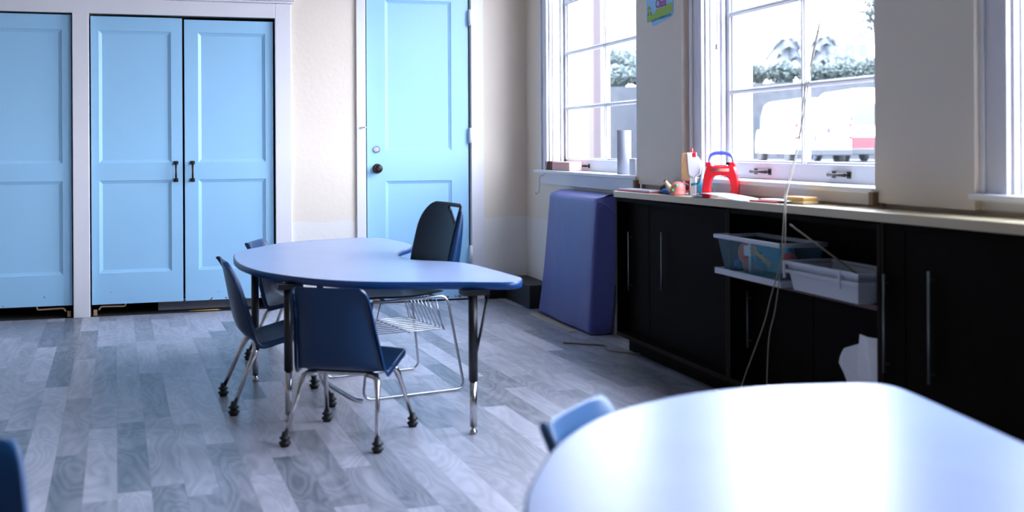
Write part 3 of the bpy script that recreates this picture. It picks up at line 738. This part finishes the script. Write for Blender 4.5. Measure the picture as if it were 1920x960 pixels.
for y in (-.21, .21):
    for x0, x1 in ((-.16, -.12), (.19, .15)): b.tube([(x0, y, .285), (x1, y, .44)], .003, 6)
b.build('book_rack', 'wire', t)
# seat
P = []
for i in range(9):
    u = i/8; x = -.235+u*.44; z = .462-.018*math.sin(math.pi*u)+.0*u - (.02*(1-u*5) if u < .2 else 0)
    P.append([(x, (j/8*2-1)*(.215+.008*math.sin(math.pi*u)), z+.012*abs(j/8*2-1)**3) for j in range(9)])
b = MB(); b.grid(P); o = b.build('seat', 'teacher', t); q = o.modifiers.new('th', 'SOLIDIFY'); q.thickness = .012; q.offset = -1; q = o.modifiers.new('s', 'SUBSURF'); q.levels = 1; q.render_levels = 2
# backrest: curved panel with a triangular grip hole, outline in (s, z)
def backpt(s, z, d=0):
    w = .225; k = s/w
    return (.222+.075*(max(0, z-.50)/.38)**1.4*1.2 - .022*k*k*(1.0) + d*(1-.0*k), s, z)
def inside_hole(s, z):
    zz = (z-.772)/.080
    return 0 < zz < 1 and -.208 < s < -.208+.17*zz
NS, NZ = 44, 44; w = .225
zb, zt_ = .485, .872
def half_w(z, sd=1):
    r = .13 if sd > 0 else .035; q = z-(zt_-r)
    return w if q <= 0 else w-r+math.sqrt(max(0, r*r-q*q))
vs = []; idx = {}
b = MB()
rows = []
for i in range(NZ+1):
    z = zb+(zt_-zb)*(1-(1-i/NZ)**1.0); za = min(z, zt_-.0006); h0 = half_w(za, -1); h1 = half_w(za, 1)
    rows.append([(-h0+(h0+h1)*j/NS, z) for j in range(NS+1)])
for i in range(NZ):
    for j in range(NS):
        c = [rows[i][j], rows[i][j+1], rows[i+1][j+1], rows[i+1][j]]
        cs = sum(p[0] for p in c)/4; cz = sum(p[1] for p in c)/4
        if inside_hole(cs, cz): continue
        b._add([backpt(*p) for p in c], [(0, 1, 2, 3)], True)
o = b.build('backrest', 'teacher', t); q = o.modifiers.new('th', 'SOLIDIFY'); q.thickness = .010; q.offset = 0
# side flanges of the backrest that wrap backwards
for s in (-1, 1):
    b = MB(); L0 = []; L1 = []
    for i in range(25):
        z = zb+(zt_-.035-zb)*i/24; hw = half_w(z, s); p = backpt(s*hw, z)
        L0.append(p); g = .055*(1-.8*(i/24)**3); L1.append((p[0]+g, p[1]+s*.004-s*.0, p[2]))
    b.grid([L0, L1]); r = b.build('back_flange', 'chair', t, fix=False); m = r.modifiers.new('th', 'SOLIDIFY'); m.thickness = .006; m.offset = 0

# ------------------------------------------------------------ things on the worktop
def on(y): return zc(y)+.001
y = 5.52; z = on(y)
t = empty('paper_folder', (2.415, 5.535, on(5.535)), 0, 'pink folder with white papers on the far end of the worktop', 'folder')
b = MB(); b.box(-.07, .05, -.20, .24, 0, .006); b.build('cover', 'pink', t, bevel=.001)
b = MB(); b.box(-.065, .042, -.195, .225, .0062, .013); b.build('papers', 'paper', t, bevel=.001)
for nm, m, cy, sc, lab in (('knit_cloth', 'knit', 5.275, .046, 'black crumpled cloth on the worktop next to the pink folder'), ('blue_cloth', 'blueknit', 5.18, .028, 'bright blue crumpled cloth in front of the black one')):
    b = MB(); x0 = 2.44 if m == 'knit' else 2.39
    for k in range(9): b.sphere((x0+random.uniform(-.018, .018), cy+random.uniform(-.05, .05), on(cy-.05)+sc*.5), sc*.8, sc*.9, sc*.5, 10, 7)
    tag(b.build(nm, m), lab, 'cloth')
# little teapot toy (the toys were modelled larger and are scaled to their true size)
t = empty('toy_teapot', (2.372, 5.035, on(5.065)), R(60), 'salmon pink toy teapot with pale yellow spout', 'toy')
b = MB(); b.lathe((0, 0, 0), [(.062, 0), (.068, .003), (.068, .012), (.060, .016), (.062, .035), (.055, .058), (.038, .074), (.012, .080)], 24); b.build('body', 'teapot', t)
b = MB(); b.tube([(0, .055, .03), (0, .085, .055), (0, .108, .085)], [.026, .018, .011], 12); b.build('spout', 'cream', t)
b = MB(); b.tube([(0, .106, .082), (0, .110, .090)], .012, 12); b.build('spout_tip', 'brick', t)
b = MB(); b.tube(spline([(0, -.055, .02), (0, -.085, .03), (0, -.088, .06), (0, -.05, .068)], 5), .005, 8); b.build('handle', 'pink', t)
b = MB(); b.sphere((-.050, .01, .055), .012, .014, .012, 10, 6); b.sphere((-.058, .04, .03), .008, .01, .009, 8, 6); b.build('dot', 'green', t)
# toy drink machine
t = empty('toy_mixer', (2.435, 5.01, on(5.04)), R(55), 'white toy kitchen machine with brown side and red cap', 'toy')
b = MB(); b.box(-.03, .035, -.045, .02, 0, .215); b.box(-.032, .037, .03, .115, 0, .012); b.box(-.02, .02, .07, .095, .012, .075); b.build('body', 'white', t, bevel=.008)
b = MB(); poly = [(.02, .072), (.112, .072), (.112, .19), (.10, .212), (.02, .215)]; b.prism(poly, lambda y, z: (-.034, y, z), lambda y, z: (.036, y, z))
b.build('front_panel', 'wood', t, bevel=.006)
b = MB(); poly = [(-.10, .11), (-.02, .085), (.03, .10), (.05, .215), (-.02, .212), (-.075, .185), (-.105, .16)]; b.prism(poly, lambda y, z: (-.038, y, z), lambda y, z: (.030, y, z))
b.build('housing', 'white', t, bevel=.008)
b = MB(); b.tube([(0, .0, .210), (0, .0, .236)], .014, 12); b.build('cap', 'red', t)
b = MB(); b.box(-.04, -.02, -.055, -.012, .190, .215); b.build('button', 'red', t, bevel=.006)
b = MB(); b.tube([(-.045, -.13, .14), (-.05, -.115, .10), (-.05, -.08, .06)], [.014, .013, .011], 10); b.build('lever', 'toygrey', t)
b = MB(); b.tube([(-.045, -.10, .062), (-.045, .0, .054)], .006, 8); b.build('tray_rim', 'turq', t)
b = MB(); b.sphere((2.437, 4.875, on(4.90)+.036), .038, .038, .036, 24, 14)
tag(b.build('toy_bowl', 'turq'), 'turquoise rounded toy bowl between the white machine and the red toy', 'toy')
# red toy with blue handle
t = empty('toy_case', (2.410, 4.655, on(4.72)), R(52), 'red plastic toy arch with blue carrying handle', 'toy')
b = MB()
def legshape(s):
    return [(s*.172, 0), (s*.095, 0), (s*.100, .05), (s*.088, .085), (s*.058, .105), (s*.0, .110), (s*.0, .150), (s*.06, .152), (s*.09, .158), (s*.125, .150), (s*.150, .110), (s*.165, .06)]
for s in (-1, 1):
    pl = legshape(s); b.prism(pl if s > 0 else pl[::-1], lambda y, z: (-.045, y, z), lambda y, z: (.040, y, z))
b.box(-.04, .04, -.135, -.085, .150, .172); b.box(-.04, .04, .085, .135, .150, .172); b.box(-.03, .03, -.06, .06, .148, .158)
b.build('frame', 'red', t, bevel=.004)
b = MB(); b.tube([(-.03, -.085, .135), (-.03, .085, .135)], .017, 12); b.build('roller', 'teapot', t)
b = MB(); b.tube(spline([(0, -.112, .168), (0, -.108, .190), (0, -.085, .208), (0, -.04, .216), (0, .04, .216), (0, .085, .208), (0, .108, .190), (0, .112, .168)], 5), .010, 10); b.build('handle', 'bluehandle', t)
for nm in ('paper_folder',): bpy.data.objects[nm].rotation_euler.x = -.0073
for nm, sc in (('toy_teapot', (.60, .60, .85)), ('toy_mixer', (.72, .46, .98)), ('toy_case', (.62, .50, .96))):
    bpy.data.objects[nm].scale = sc
# papers
def sheet(name, m, pts, lab, cat='paper', th=.002, grp=None):
    b = MB(); b.prism([(p[0], p[1]) for p in pts], lambda x, y: (x, y, on(y)+pts[0][2]), lambda x, y: (x, y, on(y)+pts[0][2]+th))
    return tag(b.build(name, m), lab, cat, grp)
sheet('dark_folder', 'toygrey', [(2.36, 4.86, 0), (2.36, 4.70, 0), (2.42, 4.70, 0), (2.42, 4.92, 0)], 'flat grey folder lying in front of the red toy', 'folder', .004)
N = 8; P = []
for i in range(N+1):
    u = i/N; yy = 4.80-u*.52
    P.append([(2.310+.075*v + (.03*(u-.4)**2), yy+.05*v*(1-u), on(4.9)+.013+.010*math.sin(u*5)*(1-v)+.012*v*math.sin(u*3.2)-(.006*(1-v) if u < .15 else 0)) for v in (0, .33, .66, 1)])
b = MB(); b.grid(P); o = b.build('loose_paper', 'paper', fix=False); o.modifiers.new('s', 'SOLIDIFY').thickness = .002
tag(o, 'curled white paper hanging just over the worktop edge below the red toy', 'paper')
sheet('red_booklet', 'redmatte', [(2.345, 4.27, 0), (2.345, 4.05, 0), (2.425, 4.05, 0), (2.425, 4.30, 0)], 'thin red booklet lying between the loose paper and the yellow sponge', 'book', .007)
sheet('white_booklet', 'paper', [(2.36, 4.22, .0075), (2.36, 3.99, .0075), (2.44, 3.99, .0075), (2.44, 4.22, .0075)], 'white sheets lying on the red booklet', 'paper', .005)
t = empty('chalk_eraser', (2.42, 3.985, on(4.05)), 0, 'yellow and brown block at the right end of the papers on the worktop', 'eraser'); t.rotation_euler.x = -.0073; t.location.z = on(3.985)+.0008
b = MB(); b.box(-.035, .035, -.075, .075, 0, .012); b.build('base', 'cream', t, bevel=.003)
b = MB(); b.box(-.033, .033, -.073, .073, .012, .028); b.build('pad', 'yellow', t, bevel=.004)

# window sill things
z = .976
t = empty('clay_brick', (2.562, 7.27, z), 0, 'brown and pink clay block on the corner window sill', 'brick')
b = MB(); b.box(-.045, .045, .13, .28, 0, .062); b.build('brown_end', 'brick', t, bevel=.004)
b = MB(); b.box(-.045, .045, -.23, .13, 0, .060); b.build('pink_end', 'brickpink', t, bevel=.004)
b = MB(); n = 24; c = Vector((2.56, 6.185, z))
b.lathe(c, [(.042, 0), (.042, .262), (.036, .262), (.036, .01)], n); tag(b.build('paper_roll', 'crate'), 'upright grey-white paper roll on the corner window sill', 'paper roll')
b = MB(); b.box(2.53, 2.60, 5.955, 6.035, z, z+.095); tag(b.build('small_carton', 'white', bevel=.003), 'small white carton at the right end of the corner window sill', 'box')

# poster on the first pier
t = empty('wall_poster', (PX, 5.42, 1.95), 0, 'light blue class poster with green cartoon reptile on the first pier', 'poster')
k = PX/RX
yl, yr = 5.789*k, 5.437*k
b = MB(); poly = [(yl+.0, -.112), (yl-.01, -.125), (yl-.07, -.125), (yl-.075, -.148), (yl-.10, -.150), (yr+.05, -.130), (yr+.012, -.12), (yr, -.10), (yr, .28), (yl, .28)]
poly = [(a-5.42, c) for a, c in poly]
b.prism(poly, lambda y, z: (-.003, y, z), lambda y, z: (-.0005, y, z)); b.build('card', 'postblue', t)
L0 = yl-5.42; W_ = yl-yr
def pp(u, v): return (-.0045, L0-u*W_, max(v*.7-.067, -.124))
b = MB(); pts = [(.04, .02), (.10, .045), (.17, .03), (.19, -.02), (.30, -.035), (.40, .0), (.55, .005), (.70, .0), (.85, .02), (.97, .02), (.97, -.05), (.80, -.055), (.62, -.072), (.42, -.092), (.20, -.098), (.04, -.09)]
b.prism(pts, lambda u, v: pp(u, v), lambda u, v: (pp(u, v)[0]+.001, pp(u, v)[1], pp(u, v)[2])); b.build('reptile_print', 'postgreen', t)
b = MB()
for u in (.085, .185): b.prism([(u-.022, -.028), (u, -.045), (u+.022, -.028), (u+.022, .0), (u, .012), (u-.022, .0)], lambda u, v: (-.0062, *pp(u, v)[1:]), lambda u, v: (-.005, *pp(u, v)[1:]))
b.build('eye_white', 'paper', t)
for u in (.09, .19):
    b = MB(); b.prism([(u-.012, -.035), (u+.012, -.035), (u+.012, -.005), (u-.012, -.005)], lambda u, v: (-.0072, *pp(u, v)[1:]), lambda u, v: (-.0064, *pp(u, v)[1:]))
    b.build('pupil', 'black', t)
def text(s, size, loc, m, parent, name, shear=0, rx=0):
    c = bpy.data.curves.new(name, 'FONT'); c.body = s; c.size = size; c.extrude = .0006; c.align_x = 'LEFT'; c.offset = .0006
    o = bpy.data.objects.new(name, c); COL.objects.link(o); o.parent = parent; o.location = loc
    o.rotation_euler = (R(90), rx, R(-90)); c.materials.append(M[m])
    dg = bpy.context.evaluated_depsgraph_get(); me = bpy.data.meshes.new_from_object(o.evaluated_get(dg))
    q = bpy.data.objects.new(name, me); COL.objects.link(q); q.parent = parent; q.location = loc; q.rotation_euler = o.rotation_euler
    bpy.data.objects.remove(o); bpy.data.curves.remove(c)
    return q
text('Class', .066, (-.0045, L0-.36*W_, -.060), 'magenta', t, 'lettering')
b = MB()
for k_ in range(14): 
    u = .22+k_*.053; v = -.132+.012*u
    b.prism([(u, v), (u+.022, v), (u+.018, v+.014), (u+.004, v+.012)], lambda u, v: (-.0065, pp(u, v)[1], v), lambda u, v: (-.0048, pp(u, v)[1], v))
b.build('small_print', 'teal', t)
b = MB(); b.sphere((RX-.008, 6.75, .80), .012, .018, .018, 12, 8); struct(b.build('trim_7', 'trim'), 'small white knob on the wall above the purple mat', 'trim')

# ------------------------------------------------------------ outside
Fv = Vector((math.sin(YAW), math.cos(YAW), 0)); Rv = Vector((math.cos(YAW), -math.sin(YAW), 0))
FPX = 2084.4
def far(x, dist, z=0):   # a point in the street, dist metres ahead and as far right as the view of pixel column x
    p = Fv*dist+Rv*((x-960)/FPX*dist); return Vector((p.x, p.y, z))
def zz(y, dist): return 1.15+(273-y)/FPX*dist
GZ = .45
b = MB(); b.box(2.9, 90, -20, 120, GZ-.3, GZ); struct(b.build('ground', 'asphalt'), 'street and forecourt outside the windows', 'ground')
# rendered wing and porch pillars beside the windows
def pillar(x, y, w, m, lab, nm='porch_pillar', h=4.6, d=.5):
    b = MB(); b.box(x, x+d, y-w/2, y+w/2, GZ, h); b.box(x-.04, x+d+.04, y-w/2-.04, y+w/2+.04, h, h+.2)
    return tag(b.build(nm, m, bevel=.01), lab, 'pillar')
pillar(3.6, 7.85, .90, 'stucco', 'white rendered pillar outside the van window')
pillar(16.45, 46.1, 7.0, 'stucco', 'white rendered wing far outside the corner window', 'building_wing', 16)
pillar(14.0, 36.85, .55, 'pinkstucco', 'pinkish pillar outside the corner window', h=13, d=.3)

def leaves(b, c, rx, ry, rz, n, s):
    for _ in range(n):
        while True:
            p = Vector((random.uniform(-1, 1), random.uniform(-1, 1), random.uniform(-1, 1)))
            if .3 < p.length < 1: break
        q = Vector((c[0]+p.x*rx, c[1]+p.y*ry, c[2]+p.z*rz))
        a = Vector((random.gauss(0, 1), random.gauss(0, 1), random.gauss(0, 1))).normalized()*s*random.uniform(.6, 1.3)
        d = a.orthogonal().normalized()*s*random.uniform(.3, .6)
        b.quad(q-a, q+d, q+a, q-d)
# retaining wall and hedges
A = far(1010, 56); B = far(1720, 50)
dirv = (B-A).normalized(); nv = Vector((dirv.y, -dirv.x, 0))
if nv.dot(Fv) > 0: nv = -nv
b = MB(); poly = [A, B, B-nv*1.0, A-nv*1.0]
b.prism([(p.x, p.y) for p in poly], lambda x, y: (x, y, GZ), lambda x, y: (x, y, zz(158, 52)))
tag(b.build('retaining_wall', 'stone'), 'grey stone retaining wall behind the parked vans', 'wall')
hz = zz(150, 52)
Ln = (B-A).length
TZ = zz(158, 52)-.02
b = MB(); A2 = A-nv*1.0; B2 = B-nv*1.0; poly = [A2-dirv*1, B2+dirv*6, B2+dirv*6-nv*40, A2-dirv*1-nv*40]
b.prism([(p.x, p.y) for p in poly], lambda x, y: (x, y, GZ), lambda x, y: (x, y, TZ)); struct(b.build('ground_terrace', 'leaf'), 'planted terrace behind the retaining wall', 'ground')
NB = 13; hd = empty('hedge', (0, 0, 0), 0, 'long green hedge growing on top of the retaining wall', 'hedge')
b = MB()
for i in range(NB):
    c = A.lerp(B, (i+.5)/NB)-nv*2.2; r = Ln/NB*.56; leaves(b, (c.x, c.y, TZ+.62), r, r, .50+.08*(i % 3), 1500, .12)
b.build('foliage', 'leaf', hd, fix=False)
for i in range(NB):
    c = A.lerp(B, (i+.5)/NB)-nv*2.2; b = MB(); b.tube([(c.x, c.y, TZ), (c.x, c.y, TZ+.7)], .06, 6); b.build('stem', 'bark', hd)
def tree(px, dist, zbase, trunk_h, crown, n, s, m, lab, cat, nm='tree'):
    p = far(px, dist); t = empty(nm, (p.x, p.y, zbase), 0, lab, cat)
    b = MB(); b.tube(spline([(0, 0, 0), (.05, .03, trunk_h*.5), (0, 0, trunk_h)], 4), [.16-.007*i for i in range(9)], 10)
    for a in range(5):
        an = a*1.26; b.tube([(0, 0, trunk_h*.8), (math.cos(an)*crown[0]*.5, math.sin(an)*crown[0]*.5, trunk_h+crown[1]*.3)], [.07, .03], 6)
    b.build('trunk', 'bark', t)
    b = MB()
    for k in range(7):
        an = k*.9; r = crown[0]*.45*(k > 0)
        leaves(b, (math.cos(an)*r, math.sin(an)*r, trunk_h+crown[1]*.25+crown[1]*.25*math.sin(k*2)), crown[0]*.6, crown[0]*.6, crown[1]*.5, n//7, s)
    b.build('foliage', m, t, fix=False)
    return t
# palm with hanging fronds
def palm(px, dist, zb, h, r, lab):
    p = far(px, dist); t = empty('palm_tree', (p.x, p.y, zb), 0, lab, 'palm')
    b = MB(); b.tube([(0, 0, 0), (.05, 0, h*.5), (0, 0, h)], [.30, .24, .22], 12); b.build('trunk', 'bark', t)
    for k in range(26):
        an = k*2.4; el = .9-1.5*(k/26); L = r*random.uniform(.85, 1.15); b = MB(); P = []
        for i in range(9):
            u = i/8; rad = L*u*math.cos(el)*(1-.15*u); hh = h+L*(math.sin(el)*u-.75*u*u*.9)
            P.append(Vector((rad*math.cos(an), rad*math.sin(an), hh)))
        side = Vector((-math.sin(an), math.cos(an), 0))
        for i in range(1, 9):
            for q in (0, .5):
                c = P[i-1].lerp(P[i], q); 
                for sgn in (-1, 1): tip = c+side*sgn*L*.30+(P[i]-P[i-1])*.9+Vector((0, 0, -L*.10)); b.quad(c, c+(P[i]-P[i-1])*.6, tip)
        b.tube(P, .02, 5); b.build('frond', 'leafpalm', t, fix=False)
palm(1478, 58, TZ, zz(82, 58)-TZ, 1.35, 'pale palm tree behind the hedge, left half of the van window')
palm(1548, 62, TZ, zz(78, 62)-TZ, 1.35, 'palm tree right of the first one, above the white van')
tree(1588, 59, TZ, .9, (1.25, 1.3), 2600, .12, 'leafpale', 'round pale green shrub above the vans behind the hedge', 'shrub', 'shrub')
tree(1650, 56, TZ, 3.4, (1.6, 3.0), 2600, .13, 'leafpale', 'tall leafy tree at the right edge of the van window', 'tree')
tree(1168, 60, TZ, 1.0, (2.0, 1.7), 3600, .15, 'leaf', 'green tree seen through the corner window right of the pink pillar', 'tree')
tree(1215, 66, TZ, 1.6, (2.0, 2.0), 3000, .15, 'leafpale', 'paler tree behind the pier seen at the corner window edge', 'tree')
# house up the slope
p = far(1600, 74)
t = empty('house', (p.x, p.y, 0), -YAW, 'pale house with grey windows on the slope behind the palms', 'house')
b = MB(); b.box(-6.5, 6, 0, 6, TZ, zz(62, 74)); b.build('wall', 'stucco', t)
b = MB(); zr = zz(62, 74); b.prism([(-7, zr), (6.5, zr), (5, zr+1.3), (-5.5, zr+1.3)], lambda x, z: (x, -.5, z), lambda x, z: (x, 6.5, z)); b.build('roof', 'stucco', t)
for x in (-4.6, -2.6, -.5, .35):
    b = MB(); b.box(x, x+.62, -.03, .02, zz(122, 74), zz(86, 74)); b.build('window', 'houseglass', t)

def van(px, dist, wd, ht, length, rot, lab, red=False, windows=False):
    p = far(px, dist); t = empty('van', (p.x, p.y, GZ), -YAW+rot, lab, 'van')
    h = ht; zb = .36
    sec = [(-wd/2, zb), (-wd/2-.01, h*.45), (-wd/2+.05, h*.80), (-wd/2+.14, h*.965), (-wd/2+.28, h), (wd/2-.28, h), (wd/2-.14, h*.965), (wd/2-.05, h*.80), (wd/2+.01, h*.45), (wd/2, zb)]
    b = MB(); rings = []
    for yy, sz, hz_ in ((0, .97, 1.0), (.06, 1, 1.0), (length*.74, 1, 1.0), (length*.80, 1, .96), (length*.93, .97, .62), (length, .90, .50), (length+.02, .86, .42)):
        rings.append([(x*sz, yy, zb+(z-zb)*(hz_ if z > h*.5 else min(1, hz_*1.05))) for x, z in sec]+[(sec[0][0]*sz, yy, zb)])
    b.grid(rings); b._add(rings[0][:-1], [tuple(range(len(sec)))]); b._add(rings[-1][:-1], [tuple(range(len(sec)))])
    b.build('body', 'vanwhite', t)
    for xs in (-1, 1):
        for yy in (.95, length-.9):
            b = MB(); c = (xs*(wd/2-.12), yy, .34); n = 22; vs = []
            for r_, dx in ((.20, .11), (.33, .11), (.34, .08), (.34, -.08), (.33, -.11)):
                for j in range(n): a = 2*math.pi*j/n; vs.append((c[0]+dx*xs, c[1]+r_*math.cos(a), c[2]+r_*math.sin(a)))
            b._add(vs, [(i*n+j, i*n+(j+1) % n, (i+1)*n+(j+1) % n, (i+1)*n+j) for i in range(4) for j in range(n)], True); b._add(vs[:n], [tuple(range(n))]); b._add(vs[-n:], [tuple(range(n))])
            b.build('wheel', 'tyre', t)
    b = MB(); b.box(-wd/2, wd/2, -.10, .02, .30, .52); b.build('bumper', 'vangrey', t, bevel=.03)
    for xs in (-1, 1):
        b = MB(); b.box(xs*(wd/2-.12), xs*(wd/2+.005), -.03, .03, h*.38, h*.62); o = b.build('tail_lamp', 'vanwhite', t, bevel=.01)
        b = MB(); b.box(xs*(wd/2-.12), xs*(wd/2+.008), -.036, .03, h*.56, h*.62); b.box(xs*(wd/2-.12), xs*(wd/2+.008), -.036, .03, h*.38, h*.43); b.build('lamp_lens', 'tail', o)
    b = MB(); b.box(-.006, .006, -.012, .0, .55, h*.93); b.build('door_seam', 'vangrey', t)
    b = MB(); b.box(.12, .24, -.03, 0, h*.47, h*.55); b.build('door_handle', 'vangrey', t)
    if windows:
        for xs in (-1, 1):
            b = MB(); b.box(xs*.06, xs*(wd/2-.16), -.02, .0, h*.50, h*.80); b.build('rear_window', 'vanglass', t, bevel=.005)
    else:
        b = MB(); b.box(-.9, -.15, -.02, 0, .92, .97); b.box(-.32, -.24, -.02, 0, .76, .92); b.build('number_plate_lamp', 'vangrey', t)
        b = MB(); random.seed(3)
        for k in range(9):
            yy = .9+k*.34; z0_ = .7+.25*random.random(); b.quad((-wd/2-.02, yy, z0_), (-wd/2-.02, yy+.13, z0_), (-wd/2-.02, yy+.16, z0_+.5+.5*random.random()), (-wd/2-.02, yy+.05, z0_+.4))
        b.build('side_graphic', 'decal', t, fix=False)
    if red:
        b = MB(); b.box(-wd/2-.015, wd/2+.015, -.02, .6, .53, .95); b.build('red_band', 'vanred', t)
    b = MB(); b.box(-wd/2-.02, -wd/2+.06, length*.80, length*.90, h*.55, h*.78) if not windows else b.box(-wd/2-.02, -wd/2+.03, .5, length*.7, h*.52, h*.80)
    b.build('side_window', 'vanglass', t)
    return t
van(1544, 38, 1.98, 2.27, 5.3, .055, 'white parked van with coloured side graphics seen from behind')
van(1648, 40.5, 2.15, 2.72, 5.2, .03, 'taller white van with rear windows and red lower band at the window edge', red=True, windows=True)
